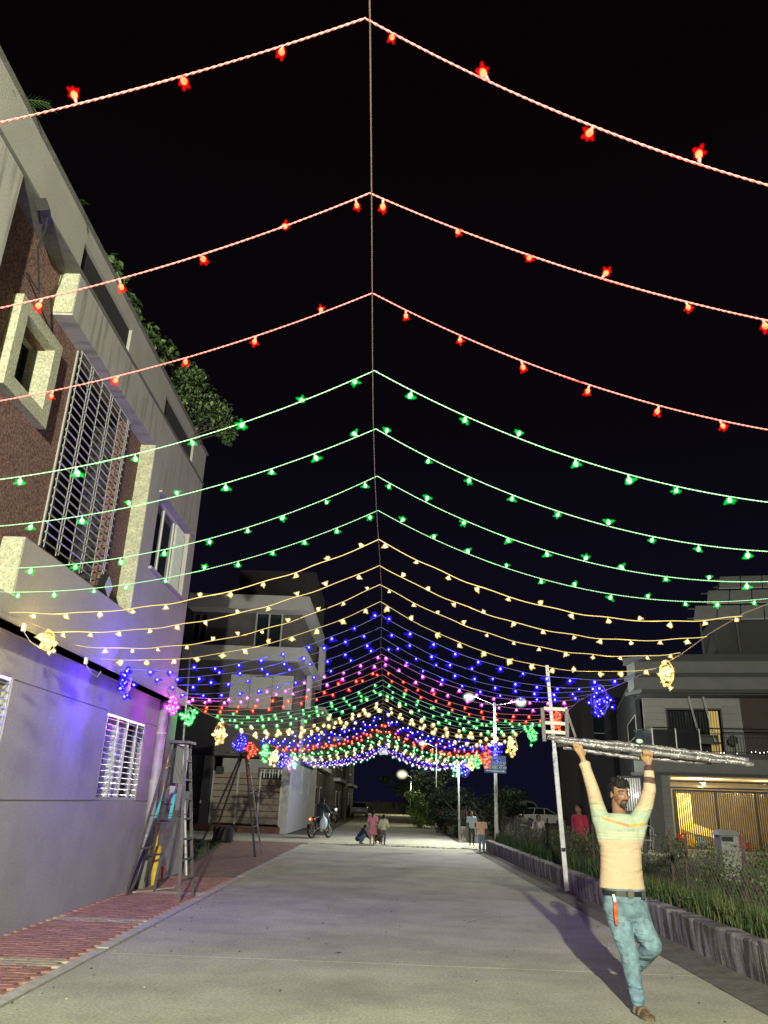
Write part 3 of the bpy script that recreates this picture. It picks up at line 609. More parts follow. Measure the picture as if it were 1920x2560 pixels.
bundle('blue', (3.6, 37.4, 3.1), (.4, .5), 'blue bundle of coiled lights beside the top of the thin pole', 18, 8, 3)
bundle('aqua', (3.45, 40.0, 3.1), (.36, .5), 'aqua bundle of coiled lights on top of the thin pole', 18, 8, 3)
# small switch boxes and spare plugs on the left wire
for i, (y, z) in enumerate(((9.75, 3.10), (7.95, 3.14))):
    t = thing('plug_adapter', ('white plug hanging from the left wire beside the yellow strings', 'white plug hanging left of the nearest yellow bundle')[i], 'plug', (-3.84, y, z))
    MB().box(-3.86, y-.025, z-.05, -3.83, y+.025, z+.03).build('housing', mat('white_plastic', (.7,.7,.7), .4), t); MB().tube([(-3.84,y,z-.05),(-3.82,y+.15,z-.13),(-3.82,y+.4,z-.15),(-3.84,y+.55,z-.05)], .004, 5).build('cord', mat('white_plastic', (.7,.7,.7), .4), t)
bd = thing('hanging_board', 'small blank white board hanging under the far end of the centre wire', 'board', (-.2, 44.2, 4.0))
MB().box(-.43, 44.2, 3.98, .0, 44.24, 4.32).build('panel', mat('white_board', (.75, .8, .85), .6), bd); MB().tube([(-.2,44.2,4.32),(-.2,44.2,4.4)], .01, 5).build('hook', WIRE, bd)
# ================================================================== KEY STREET LAMP BEHIND THE CAMERA and far lamps
def lamp_post(label, x, y, h, arms, headsize=.5, pole=.06, lit=True, energy=0, color=(1,1,.9), rad=.1, heads_em=18, group=None, elamp=None, spot=None, gl=.32):
    t = thing('street_lamp', label, 'street lamp', (x, y, 0), group); MB().tube([(x,y,0),(x,y,h*.45),(x,y,h)], [pole*1.3, pole, pole*.75], 10).build('pole', GALV, t, smooth=True)
    MB().box(x-.14, y-.14, 0, x+.14, y+.14, .04).build('base_plate', GALV, t)
    for dx, dy, dz in arms:
        MB().tube([(x,y,h-.12),(x+dx*.5,y+dy*.5,h-.12+dz*.75),(x+dx,y+dy,h+dz)], .022, 7).build('arm', GALV, t)
        d = Vector((dx,dy,0)).normalized(); c = Vector((x+dx,y+dy,h+dz)); e_ = c+d*headsize
        hd = MB(); hd.bar(c-d*.05, e_, .20, .07); ho = hd.build('lamp_head', GALV, t)
        MB().bar(c+d*.04-Vector((0,0,.045)), e_-d*.04-Vector((0,0,.045)), .17, .02).build('lens', emis('lamp_lens_%d' % int(heads_em), color, heads_em) if lit else GLASS, ho)
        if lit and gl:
            mb_ = MB(); mb_.ball(c+d*headsize/2-Vector((0,0,.06)), tuple(gl*q for q in (.30,.24,.2)), 14, 9); mb_.build('diffuser_or_glare', emis('lamp_lens_%d' % int(heads_em), color, heads_em), ho, smooth=True)  # glowing ball added as the bright centre of the lamp's glare
            mb_ = MB(); mb_.ball(c+d*headsize/2-Vector((0,0,.06)), (gl*1.1,gl*1.0,gl*.9), 20, 14); mb_.build('glare_halo', halo_mat('lamp_halo_%d' % int(heads_em), color, 1.6, .7, 4.5), ho, smooth=True)  # soft shell added to imitate the glare around the head
        if lit and energy: lamp(t, c+d*headsize/2-Vector((x, y, 0))-Vector((0,0,.24+gl*.7)), elamp or energy, color, rad)
        if spot:
            l = bpy.data.lights.new('beam', 'SPOT'); l.energy = spot[0]; l.color = color; l.spot_size = R(125); l.spot_blend = .8; l.shadow_soft_size = .15; q = bpy.data.objects.new('beam', l); COL.objects.link(q); q.parent = t
            q.location = c+d*headsize/2-Vector((x, y, 0))-Vector((0,0,.24+gl*.7)); q.rotation_euler = Vector(spot[1]).to_track_quat('-Z', 'Y').to_euler()
    return t
lamp_post('street lamp on a tall pole behind the camera', .2, -8.9, 5.6, [(0, .55, .12)], .5, energy=KEY['energy'], color=KEY['color'], rad=KEY['radius'], gl=0)
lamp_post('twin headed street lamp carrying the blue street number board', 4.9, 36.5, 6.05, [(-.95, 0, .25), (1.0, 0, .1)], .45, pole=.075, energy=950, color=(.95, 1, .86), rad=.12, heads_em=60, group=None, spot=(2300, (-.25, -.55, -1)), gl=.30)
LW = [o for o in bpy.data.objects if o.name.startswith('street_lamp')]
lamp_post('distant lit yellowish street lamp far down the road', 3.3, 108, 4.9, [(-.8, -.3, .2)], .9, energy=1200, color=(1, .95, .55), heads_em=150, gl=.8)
lamp_post('distant unlit twin street lamp right of the yellowish lit one', 4.3, 104, 5.1, [(-.8, 0, .3), (.85, 0, .3)], .4, lit=False)
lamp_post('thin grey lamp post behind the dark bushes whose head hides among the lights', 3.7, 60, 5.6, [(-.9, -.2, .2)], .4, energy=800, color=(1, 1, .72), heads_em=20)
for o in bpy.data.objects:
    if o.name.startswith('street_lamp'): o['group'] = 'street lamps'
lp = thing('pole', 'thin galvanised pole under the aqua bundle at the right road edge', 'pole', (3.34, 37.1, 0)); MB().tube([(3.34,37.1,0),(3.30,37.1,1.7),(3.27,37.1,3.4)], .045, 8).build('shaft', GALV, lp, smooth=True); MB().tube([(3.34,37.1,0),(3.34,37.1,.06)], .09, 8).build('foot', KERB, lp)
# blue street number board
sb = thing('street_sign', 'blue street number board with white figures on the twin lamp post', 'sign', (4.86, 36.3, 3.3))
MB().box(4.38, 36.36, 2.93, 5.36, 36.39, 3.68).build('board', mat('sign_blue', (.04, .13, .42), .4, emit=(.02,.09,.3), estr=.0), sb)
SW = mat('sign_white', (.85, .9, .92), .5)
def TX(x, y, z, deg=0): return Matrix.Translation(Vector((x, y, z))-sb.location) @ Matrix.Rotation(R(90), 4, 'X')
text_mesh('શેરી નં-૩', .17, 'lettering', SW, sb, TX(4.87, 36.355, 3.57))
text_mesh('66 થી 73', .16, 'lettering', SW, sb, TX(4.62, 36.355, 3.36)); text_mesh('74 થી 81', .16, 'lettering', SW, sb, TX(5.11, 36.355, 3.36))
text_mesh('90 થી 97', .16, 'lettering', SW, sb, TX(4.62, 36.355, 3.16)); text_mesh('82 થી 89', .16, 'lettering', SW, sb, TX(5.11, 36.355, 3.16))
b = MB(); b.box(4.44, 36.352, 3.255, 5.30, 36.358, 3.268); b.box(4.865, 36.352, 3.08, 4.875, 36.358, 3.45); b.box(4.50, 36.352, 3.0, 5.24, 36.358, 3.035); b.add([(4.43,36.355,3.017),(4.52,36.355,2.975),(4.52,36.355,3.06)], [(0,1,2)]); b.add([(5.31,36.355,3.017),(5.22,36.355,2.975),(5.22,36.355,3.06)], [(0,1,2)]); b.build('arrow_and_rules', SW, sb)

# ================================================================== GATE HOUSE (left, farther)
WB = mat('gatehouse_white', (.50, .485, .49), .85, .08, 1.2, .1, 40); GB = mat('gatehouse_grey', (.11, .10, .105), .85, .15, 1.5); WPL = mat('bright_plaster', (.50, .49, .49), .85, .08, 2)
B = thing('gate_house', 'modern three storey house with white slab bands and a plank gate across the side street', 'house', (-7, 40, 0))
MB().box(-12, 40.6, 8.86, -4.75, 51, 10.80).build('upper_floor_wall', GB, B)
MB().box(-12, 40.0, 3.4, -4.8, 51, 8.12).build('middle_floor_wall', GB, B)
MB().box(-10.7, 39.5, 10.80, -4.34, 50, 11.55).build('roof_slab', WB, B)
MB().box(-10.7, 39.5, 8.13, -4.37, 50.3, 8.84).build('floor_slab', WB, B)
MB().box(-8.85, 43, 11.55, -4.45, 50, 13.9).build('stair_room', mat('stair_room_grey', (.03,.027,.03), .9), B)
b = MB(); b.box(-4.6, 49.6, 8.84, -4.2, 50.3, 10.8); b.build('side_fin', WB, B)
MB().box(-4.70, 44.2, 6.3, -4.42, 44.8, 8.12).build('side_fin', WB, B)
MB().box(-4.68, 42.5, 3.5, -4.52, 42.9, 5.6).build('side_fin', WB, B)
MB().box(-8.5, 39.45, 3.42, -4.62, 40.0, 3.9).build('lintel', GB, B)
# middle balcony with bright wall, notch and ceiling fan
b = MB(); b.panel('y', 39.75, .15, -8.1, -4.92, 5.73, 7.42, [(-6.0, -5.35, 5.7, 6.35)]); b.build('balcony_wall', WPL, B)
b = MB(); b.box(-8.9, 39.74, 5.6, -4.6, 39.9, 5.72); b.box(-7.1, 39.735, 5.73, -7.085, 39.75, 7.42); b.box(-5.95, 39.735, 6.4, -5.935, 39.75, 7.42); b.box(-8.1, 39.735, 7.42, -4.92, 39.76, 7.46); b.build('balcony_trim', GB, B)
fan = MB(); fan.tube([(-6.4,39.6,7.62),(-6.4,39.6,7.35)], .02, 6); fan.ball((-6.4,39.6,7.33), (.09,.09,.05), 8, 6)
for a in (.4, 2.5, 4.6): fan.bar((-6.4+.08*math.cos(a),39.6+.08*math.sin(a),7.33),(-6.4+.5*math.cos(a),39.6+.15*math.sin(a),7.31), .09, .015)
fan.build('ceiling_fan', BLACK, B)
def small_win(x0, x1, z0, z1, y, parent, n=2, fr=ALU):
    f = MB(); f.box(x0, y, z0, x0+.08, y+.06, z1); f.box(x1-.08, y, z0, x1, y+.06, z1); f.box(x0+.08, y, z1-.08, x1-.08, y+.06, z1); f.box(x0+.08, y, z0, x1-.08, y+.06, z0+.06)
    for k in range(1, n): xm = x0+(x1-x0)*k/n; f.box(xm-.04, y+.002, z0+.06, xm+.04, y+.05, z1-.08)
    fo = f.build('window_frame', fr, parent); MB().box(x0+.08, y+.05, z0+.06, x1-.08, y+.056, z1-.08).build('pane', GLASS, fo)
small_win(-7.25, -5.8, 8.87, 10.85, 40.5, B)
small_win(-10.6, -9.8, 8.9, 10.7, 40.5, B, 2, GB)
# ground floor: column, white band, gate of planks, plinth
MB().box(-8.95, 39.5, 0, -8.5, 39.95, 3.4).build('gate_column', GB, B); MB().box(-5.0, 39.5, 0, -4.64, 39.95, 3.42).build('gate_column', GB, B)
MB().box(-12, 39.6, 0, -8.95, 39.8, 3.4).build('front_wall', mat('dark_grey_wall', (.05,.05,.055), .8, .2, 3), B)
MB().box(-8.3, 40.8, 2.70, -5.02, 41.0, 3.36).build('white_band', WPL, B)
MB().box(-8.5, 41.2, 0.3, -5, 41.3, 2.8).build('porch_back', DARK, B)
MB().box(-9.2, 38.75, 0, -4.9, 39.6, .27).build('entrance_plinth', mat('plinth_red_tile', (.16,.07,.06), .9,.3,4), B)
g = thing('plank_gate', 'tan plank gate with shiny posts closing the porch of the gate house', 'gate', (-6.75, 39.55, .3))
PLK = mat('tan_gate_plank', (.33, .27, .22), .7, .14, 5, .15, 30)
b = MB()
for x in (-8.42, -7.2, -6.12, -5.08): b.box(x-.035, 39.50, .32, x+.035, 39.56, 2.72)
go = b.build('gate_post', STEEL, g)
for i in range(8):
    for (a, c) in ((-8.38, -7.24), (-7.16, -6.16), (-6.08, -5.12)):
        if i == 7 and a == -6.08: continue
        MB().box(a, 39.53+random.uniform(-.006,.006), .37+i*.292, c, 39.58, .37+i*.292+.255).build('plank', PLK, g)
b = MB(); b.box(-8.42, 39.585, .34, -5.08, 39.6, 2.4); b.build('gate_backing', BLACK, g)
f = MB(); f.box(-6.25, 39.50, 2.86, -5.02, 39.56, 2.92); f.box(-6.25,39.50,2.44,-6.19,39.56,2.86); f.box(-5.08,39.50,2.44,-5.02,39.56,2.86)
fo = f.build('fanlight_frame', BLACK, g)
for k in range(8): MB().box(-6.13+k*.14, 39.52, 2.45, -6.13+k*.14+random.choice((.02,.05,.07)), 39.54, 2.84).build('bar', STEEL, fo)
MB().box(-8.28, 39.3, 2.55, -7.95, 39.5, 2.9).build('camera_box', BLACK, B)
MB().tube([(-8.9,39.4,1.2),(-8.9,39.4,1.33)], .05, 8).build('switch', mat('white_plastic', (.7,.7,.7), .4), B)
MB().box(-4.88,38.9,.0,-4.6,53.5,3.42)
b = MB(); b.panel('x', -4.6, .2, 38.8, 53.5, 0, 3.45, [(39.9, 41.2, 1.76, 3.3), (43.8, 45.1, 1.8, 3.2), (47.6, 49.0, 1.8, 3.15)]); b.box(-4.98, 38.8, 0, -4.8, 38.9, 3.45); b.build('side_wall', WPL, B)
for (y0, y1, z0, z1) in ((39.9, 41.2, 1.76, 3.3), (43.8, 45.1, 1.8, 3.2), (47.6, 49.0, 1.8, 3.15)):
    f = MB(); f.box(-4.7, y0, z0, -4.74, y1, z1); fo = f.build('window', DARK, B)
    for k in range(4): MB().tube([(-4.63, y0+(y1-y0)*(k+.5)/4, z0), (-4.63, y0+(y1-y0)*(k+.5)/4, z1)], .04, 6).build('bar', ALU, fo)
MB().box(-4.35, 43.0, 3.3, -4.8, 50.5, 3.42).build('window_canopy', BLACK, B); MB().box(-4.3, 46.5, 3.42, -4.8, 52, 3.9).build('canopy_fascia', WB, B)
# ================================================================== STREET BEYOND
def house(label, x0, x1, y0, y1, z, mw, floors, wins, side='R', trim=None):
    t = thing('house', label, 'house', ((x0+x1)/2, (y0+y1)/2, 0)); MB().box(x0, y0, 0, x1, y1, z).build('wall', mw, t); fx = x1 if side == 'R' else x0; s_ = 1 if side == 'R' else -1
    for f_ in range(1, floors+1):
        zz = z*f_/floors; MB().box(fx-.3*s_, y0-.1, zz-.25, fx+.45*s_, y1, zz).build('balcony_slab', trim or WB, t)
    for (fy, fz) in wins:
        w = MB().box(fx+.002*s_, fy, fz, fx+.05*s_, fy+1.3, fz+1.2).build('window', ALU, t); MB().box(fx+.051*s_, fy+.06, fz+.06, fx+.055*s_, fy+1.24, fz+1.14).build('pane', GLASS, w)
    for (fx0, fz) in [(x0+(x1-x0)*.3, q[1]) for q in wins[:2]]:
        w = MB().box(fx0, y0-.05, fz, fx0+1.3, y0-.002, fz+1.2).build('window', ALU, t); MB().box(fx0+.06, y0-.055, fz+.06, fx0+1.24, y0-.051, fz+1.14).build('pane', GLASS, w)
    return t
M1 = mat('far_house_brown', (.06,.05,.05), .9, .2, 1); M2 = mat('far_house_cream', (.10,.09,.08), .9, .2, 1)
house('brown row house with canopies just beyond the gate house', -12, -4.9, 55, 66, 7.6, M1, 2, [(56,1.2),(60,1.2),(57,4.6),(62,4.6)])
house('cream row house with pale pillars farther along the left side', -12, -4.3, 68, 80, 6.6, M2, 2, [(70,1.1),(75,1.1),(71,4.2),(76,4.2)])
house('narrow dark house farthest along the left side', -11, -3.9, 83, 97, 6.4, M1, 2, [(85,1.1),(90,1.1),(86,4.1)])
for i, (x, y, w, h) in enumerate(((-4.5, 66.8, .3, 4.6), (-4.1, 81.5, .35, 3.6), (-3.5, 72, .12, 4.2))):
    tag(MB().box(x-w/2, y-w/2, 0, x+w/2, y+w/2, h).build('gate_pillar', M2), ('tall plastered gate pillar between the brown and cream row houses', 'plastered gate pillar beside the narrow dark house', 'thin plastered post in front of the cream row house')[i], 'pillar')
cn = thing('shop_canopy', 'dark curved canopy roofs with small pale letters in front of the brown row house', 'canopy', (-5, 54, 3))
for j, (z, y) in enumerate(((3.55, 54.2), (3.05, 54.4))):
    b = MB()
    for i in range(10):
        a0, a1 = i/10, (i+1)/10; b.box(-6.6+a0*2.2, y-1.2, z+.35*math.sin(a0*3.0), -6.6+a1*2.2, y, z+.06+.35*math.sin(a1*3.0))
    b.build('awning', BLACK, cn)
text_mesh('aiV', .45, 'lettering', mat('dim_letters', (.4,.38,.3), .7), cn, Matrix.Translation(Vector((-5.2, 54.9, 4.75))-cn.location) @ Matrix.Rotation(R(90), 4, 'X'), .01)
MB().box(-6.2, 54.95, 4.4, -4.3, 55.0, 5.2).build('sign_board', mat('dim_board', (.11,.10,.08), .8), cn)
# far end of the road: low compound wall
cw = thing('compound_wall', 'low pale compound wall closing the view at the far end of the road', 'wall', (6, 128, 0)); MB().box(-8, 128, 0, 22, 128.3, 1.5).build('wall', M2, cw)
for i in range(6): MB().box(-6+i*4.6, 127.8, 0, -5.6+i*4.6, 128.4, 1.75).build('pillar', M2, cw)

# ================================================================== HOUSE ON THE RIGHT
U = Vector((.977, -.215, 0)); V = Vector((.215, .977, 0)); O = Vector((11.9, 34, 0))
TH = Matrix(((U.x, V.x, 0, O.x), (U.y, V.y, 0, O.y), (0, 0, 1, 0), (0, 0, 0, 1)))
RH = thing('balcony_house', 'grey modern house with fluted fascias, black balcony railing and lit ground floor gate', 'house', (11.9, 34, 0))
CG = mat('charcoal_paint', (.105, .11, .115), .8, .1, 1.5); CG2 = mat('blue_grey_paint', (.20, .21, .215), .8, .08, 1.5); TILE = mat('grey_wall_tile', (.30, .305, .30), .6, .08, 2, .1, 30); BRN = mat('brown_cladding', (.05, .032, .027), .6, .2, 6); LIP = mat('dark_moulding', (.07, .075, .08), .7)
def rb_(name, x0, y0, z0, x1, y1, z1, m, par=RH): return box(x0, y0, z0, x1, y1, z1, TH).build(name, m, par)
rb_('pillar', -.40, 0, 0, -.06, .4, 3.0, CG2); rb_('front_wall', -.95, .05, 0, -.401, .4, 3.0, CG)
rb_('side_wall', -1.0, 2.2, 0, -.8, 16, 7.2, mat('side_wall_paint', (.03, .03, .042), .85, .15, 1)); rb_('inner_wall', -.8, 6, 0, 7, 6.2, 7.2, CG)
for j in range(1, 13): rb_('wall_groove', -.402, -.003, j*.23, -.06, 0.0, j*.23+.008, LIP)
def fluted(z0, z1, b0, m, name, a0=-.85, a1=6.5, cham=True):
    mb = MB(TH); pts = [(-1.35, 1.1), (a0, b0), (a1, b0)] if cham else [(a0, b0), (a1, b0)]
    mb.box(a0, b0+.03, z0, a1, b0+.6, z1)
    if cham: mb.add([(-1.35,1.13,z0),(a0,b0+.03,z0),(a0,b0+1.2,z0),(-1.35,1.13,z1),(a0,b0+.03,z1),(a0,b0+1.2,z1)], [(0,1,4,3),(3,4,5),(0,2,1)])
    for (p, q) in zip(pts, pts[1:]):
        L = math.hypot(q[0]-p[0], q[1]-p[1]); n = int(L/.075)
        for k in range(n):
            f = (k+.5)/n; x, y = p[0]+(q[0]-p[0])*f, p[1]+(q[1]-p[1])*f; dx, dy = (q[0]-p[0])/L*.025, (q[1]-p[1])/L*.025
            mb.add([(x-dx,y-dy,z0),(x+dx,y+dy,z0),(x+dx,y+dy+.04,z0),(x-dx,y-dy+.04,z0),(x-dx,y-dy,z1),(x+dx,y+dy,z1),(x+dx,y+dy+.04,z1),(x-dx,y-dy+.04,z1)], [(0,1,5,4),(1,2,6,5),(3,0,4,7),(4,5,6,7),(0,3,2,1)])
    return mb.build(name, m, RH)
def lip(z0, z1, b0, name='moulding', a0=-.9, m=LIP):
    mb = MB(TH); mb.box(a0, b0, z0, 6.5, b0+.7, z1); mb.add([(-1.5,1.15,z0),(a0,b0,z0),(a0,b0+1.2,z0),(-1.5,1.15,z1),(a0,b0,z1),(a0,b0+1.2,z1)], [(0,1,4,3),(3,4,5),(0,2,1),(0,3,5,2)]); return mb.build(name, m, RH)
lip(3.0, 3.12, -.12); fluted(3.121, 3.70, -.08, CG2, 'fluted_fascia'); lip(3.701, 3.9, -.14)
lip(6.40, 6.54, -.05); fluted(6.541, 7.05, -.08, CG2, 'fluted_fascia', -1.2); lip(7.051, 7.25, .1, a0=-1.1); fluted(7.251, 7.75, .0, CG2, 'fluted_fascia', -1.1); lip(7.751, 8.1, .25, a0=-.5)
rb_('balcony_ceiling', -1.0, .3, 6.36, 6.5, 6, 6.398, CG); rb_('roof', -1.0, .7, 7.3, 6.5, 15, 7.5, CG); rb_('balcony_floor', -.95, .4, 3.4, 6.5, 6, 3.89, CG)
mb = MB(TH); mb.panel('y', 1.5, .2, -.75, 3.35, 3.9, 6.36, [(.2, 2.55, 3.9, 5.92)]); mb.build('tiled_wall', TILE, RH)
for j in range(1, 9):
    for (a0, a1) in ((-.75, .18), (2.57, 3.35)): rb_('tile_joint', a0, 1.494, 3.9+j*.3, a1, 1.499, 3.9+j*.3+.008, LIP)
rb_('brown_cladding', 3.36, 1.35, 3.9, 6.5, 1.7, 6.36, BRN)
for j in range(9): rb_('cladding_joint', 3.36, 1.343, 4.1+j*.26, 6.5, 1.348, 4.112+j*.26, BLACK)
dr = MB(TH); dr.box(.2, 1.47, 3.9, .26, 1.55, 5.92); dr.box(2.49, 1.47, 3.9, 2.55, 1.55, 5.92); dr.box(.26, 1.47, 5.85, 2.49, 1.55, 5.92); dro = dr.build('door_frame', BLACK, RH)
mb = MB(TH); mb.box(.26, 1.75, 3.9, 2.0, 1.77, 5.85); mb.build('door_glass', GLASS, dro)
for k in range(14): 
    a = .32+k*.12; MB(TH).tube([(a, 1.66, 3.95), (a, 1.66, 5.8)], .018, 5).build('curtain_fold', mat('dark_curtain', (.09,.088,.10), .5, .4, 8), dro)
for k in range(4): MB(TH).tube([(2.05+k*.11, 1.66, 3.95), (2.05+k*.11, 1.66, 5.82)], .045, 6).build('curtain_fold', mat('lit_curtain', (.55,.42,.16), .8, emit=(1,.72,.25), estr=.30), dro)
# hanging rods of a swing
sw = thing('balcony_swing', 'steel swing seat hanging from four rods on the balcony of the right house', 'swing', (12.8, 34.4, 4))
for a, c in ((1.1, .75), (1.7, .75)): 
    for dz in (0, .28): MB(TH).tube([(a+.05, c+dz, 6.36), (a+.35, c+dz-.1, 4.4)], .014, 6).build('rod', STEEL, sw)
MB(TH).box(1.2, .55, 4.34, 2.2, 1.05, 4.42).build('seat', BLACK, sw); MB(TH).box(1.2, 1.05, 4.42, 2.2, 1.09, 4.75).build('backrest', BLACK, sw)
# railing
ra = thing('balcony_railing', 'black bar balcony railing with a smoked glass corner on the right house', 'railing', (12.5, 33.9, 3.9))
MB(TH).tube([(-1.25, .95, 4.88), (-.6, .02, 4.93), (6.4, .02, 4.9)], .028, 6).build('top_rail', BLACK, ra); MB(TH).tube([(-.6, .02, 4.72), (6.4, .02, 4.69)], .014, 5).build('rail', BLACK, ra); MB(TH).tube([(-1.25,.95,3.98),(-.6, .02, 3.98), (6.4, .02, 3.98)], .018, 5).build('rail', BLACK, ra)
bm_ = MB().box(-.012, -.012, -.36, .012, .012, .36).mesh('bar', BLACK)
for k in range(46):
    if 1.9+k*.11 < 6.3: q = TH @ Vector((1.9+k*.11, .02, 4.34)); inst('bar', bm_, ra, q-ra.location, (0, 0, math.atan2(U.y, U.x)))
for a in (-.6, .35, 1.3): MB(TH).box(a-.02, 0, 3.92, a+.02, .04, 4.92).build('post', STEEL_D, ra)
SG = glass('smoked_glass', (.03,.035,.045), .1, .72)
MB(TH).box(-.57, .015, 4.03, .33, .025, 4.86).build('glass_panel', SG, ra); MB(TH).box(.37, .015, 4.03, 1.28, .025, 4.86).build('glass_panel', SG, ra); MB(TH).add([(-1.23,.95,4.03),(-.62,.05,4.03),(-.62,.05,4.86),(-1.23,.95,4.84),(-1.22,.96,4.03),(-.61,.06,4.03),(-.61,.06,4.86),(-1.22,.96,4.84)], [(0,1,2,3),(7,6,5,4),(0,3,7,4),(1,5,6,2),(3,2,6,7),(0,4,5,1)]).build('glass_panel', SG, ra)
fr = thing('fairy_light_chain', 'row of tiny white lights along the foot of the balcony railing', 'fairy lights', (12.5, 33.9, 4)); fm = MB().ball((0,0,0), (.016,.016,.03), 6, 4).mesh('bulb', emis('fairy_white', (1,.98,.95), 4))
for k in range(26): q = TH @ Vector((-.55+k*.13+random.uniform(-.02,.02), -.02, 4.0+.05*math.sin(k*1.3)-.015*k/3)); inst('bulb', fm, fr, q-fr.location)
for k in range(11): q = TH @ Vector((3.25+k*.16, -.02, 3.99+.02*math.sin(k*2))); inst('bulb', fm, fr, q-fr.location)
for (a, l) in ((2.0, 1), ):
    f2 = thing('pedestal_fan', 'dark round fan standing behind the balcony railing', 'fan', TH @ Vector((2.75, .6, 3.9))); MB(TH).tube([(2.75,.6,3.9),(2.75,.6,4.3)], .02, 6).build('stand', BLACK, f2); MB(TH @ Matrix.Translation((2.7,.55,4.5)) @ Matrix.Rotation(R(90),4,'X')).tube([(0,0,-.04),(0,0,.04)], .2, 16).build('fan_guard', BLACK, f2)
# ground floor porch: beams, lit ceiling, interior
WALLY = mat('warm_cream_wall', (.62, .50, .30), .8, .08, 2)
rb_('porch_ceiling', -.05, .05, 2.93, 6.5, 4, 2.99, WALLY); rb_('porch_back_wall', -.05, 3.9, 0, 6.5, 4.1, 2.93, mat('porch_wall', (.22,.18,.11), .8, .2, 2)); rb_('porch_side_wall', -.06, .41, 0, .05, 4, 2.93, WALLY); rb_('porch_floor', -.1, -.3, 0, 6.5, 4, .16, mat('polished_porch_tile', (.35,.29,.19), .3, .15, 3))
for z in (2.75, 2.50): rb_('beam', -.05, .02, z, 6.5, .14, z+.06, BLACK)
rb_('beam', -.05, .5, 2.58, 6.5, .62, 2.66, mat('cream_beam', (.45,.38,.25), .7))
rb_('yellow_panel', .45, 2.4, .3, 1.05, 2.5, 2.35, mat('yellow_panel', (.72,.58,.18), .5)); 
mb = MB(TH); mb.add([(.5,2.38,.9),(1.0,2.38,1.15),(2.0,2.38,.8),(2.0,2.38,.55),(.9,2.38,.75),(.5,2.30,.9),(1.0,2.30,1.15),(2.0,2.30,.8),(2.0,2.30,.55),(.9,2.30,.75)], [(9,8,7,6,5),(0,1,2,3,4),(0,5,6,1),(1,6,7,2),(2,7,8,3),(3,8,9,4),(4,9,5,0)]); mb.build('yellow_slide', mat('yellow_panel', (.72,.58,.18), .5), RH)
toy = [('red toy car behind the slatted gate', (.12,1.9,.35), (.55,.3,.35), (.6,.02,.01)), ('yellow toy seat behind the slatted gate', (.6,1.8,.2), (.5,.3,.45), (.75,.5,.03)), ('pale blue toy box behind the slatted gate', (1.05,1.7,.18), (.35,.3,.42), (.1,.28,.5)), ('red and white scooter behind the second gate leaf', (2.2,1.4,.2), (.9,.3,.55), (.5,.04,.03))]
for lab, p, s_, c in toy:
    q = thing('toy', lab, 'toy', TH @ Vector(p)); mb = MB(TH); mb.box(p[0], p[1], p[2], p[0]+s_[0], p[1]+s_[1], p[2]+s_[2]*.55); mb.box(p[0]+s_[0]*.1, p[1]+.03, p[2]+s_[2]*.55, p[0]+s_[0]*.55, p[1]+s_[1]-.03, p[2]+s_[2]); mb.build('body', mat('toy_'+lab.split()[0], c, .4), q)
    for k in (0.2, .8): MB(TH @ Matrix.Translation((p[0]+s_[0]*k, p[1]-.02, p[2]-.02)) @ Matrix.Rotation(R(90),4,'X')).tube([(0,0,-.03),(0,0,.03)], .09, 10).build('wheel', BLACK, q)
pg = thing('slatted_gate', 'black gate with shiny vertical slats across the lit porch of the right house', 'gate', TH @ Vector((0,0,.2)))
fm_ = MB(TH)
for a in (0.0, 1.59, 3.14, 4.7): fm_.box(a, -.06, .18, a+.07, .0, 2.45)
fm_.box(.07, -.06, 2.38, 6.4, 0, 2.45); fm_.box(.07, -.06, .18, 6.4, 0, .26); fm_.build('frame', BLACK, pg)
SL = mat('shiny_brown_slat', (.17, .13, .095), .22, .2, 6, metal=.4); slm = MB().box(-.019, -.010, -1.06, .019, .010, 1.06).mesh('slat', SL)
for k in range(58):
    a = .12+k*.083
    if any(abs(a-q) < .06 for q in (1.62, 3.17, 4.73)): continue
    inst('slat', slm, pg, (TH @ Vector((a, -.03, 1.32)))-pg.location, (0, 0, math.atan2(U.y, U.x)+random.uniform(.25, .5)))
lt = thing('ceiling_lamp', 'bare bright bulb under the porch ceiling of the right house', 'lamp', TH @ Vector((1.3, .3, 2.75))); MB(TH).ball((1.3,.3,2.72), .06, 10, 8).build('bulb', emis('warm_bulb', (1,.88,.55), 25), lt, smooth=True); MB(TH).tube([(1.3,.3,2.78),(1.3,.3,2.93)], .02, 6).build('socket', BLACK, lt); lamp(lt, TH @ Vector((1.3,1.0,2.55)) - lt.location, 340, (1,.86,.56), .08)
MB(TH).ball((4.2,1.5,2.8), .06, 8, 6).build('porch_bulb', emis('warm_bulb', (1,.88,.55), 25), RH); lamp(lt, TH @ Vector((3.9,1.6,2.5)) - lt.location, 60, (1,.86,.56), .08)
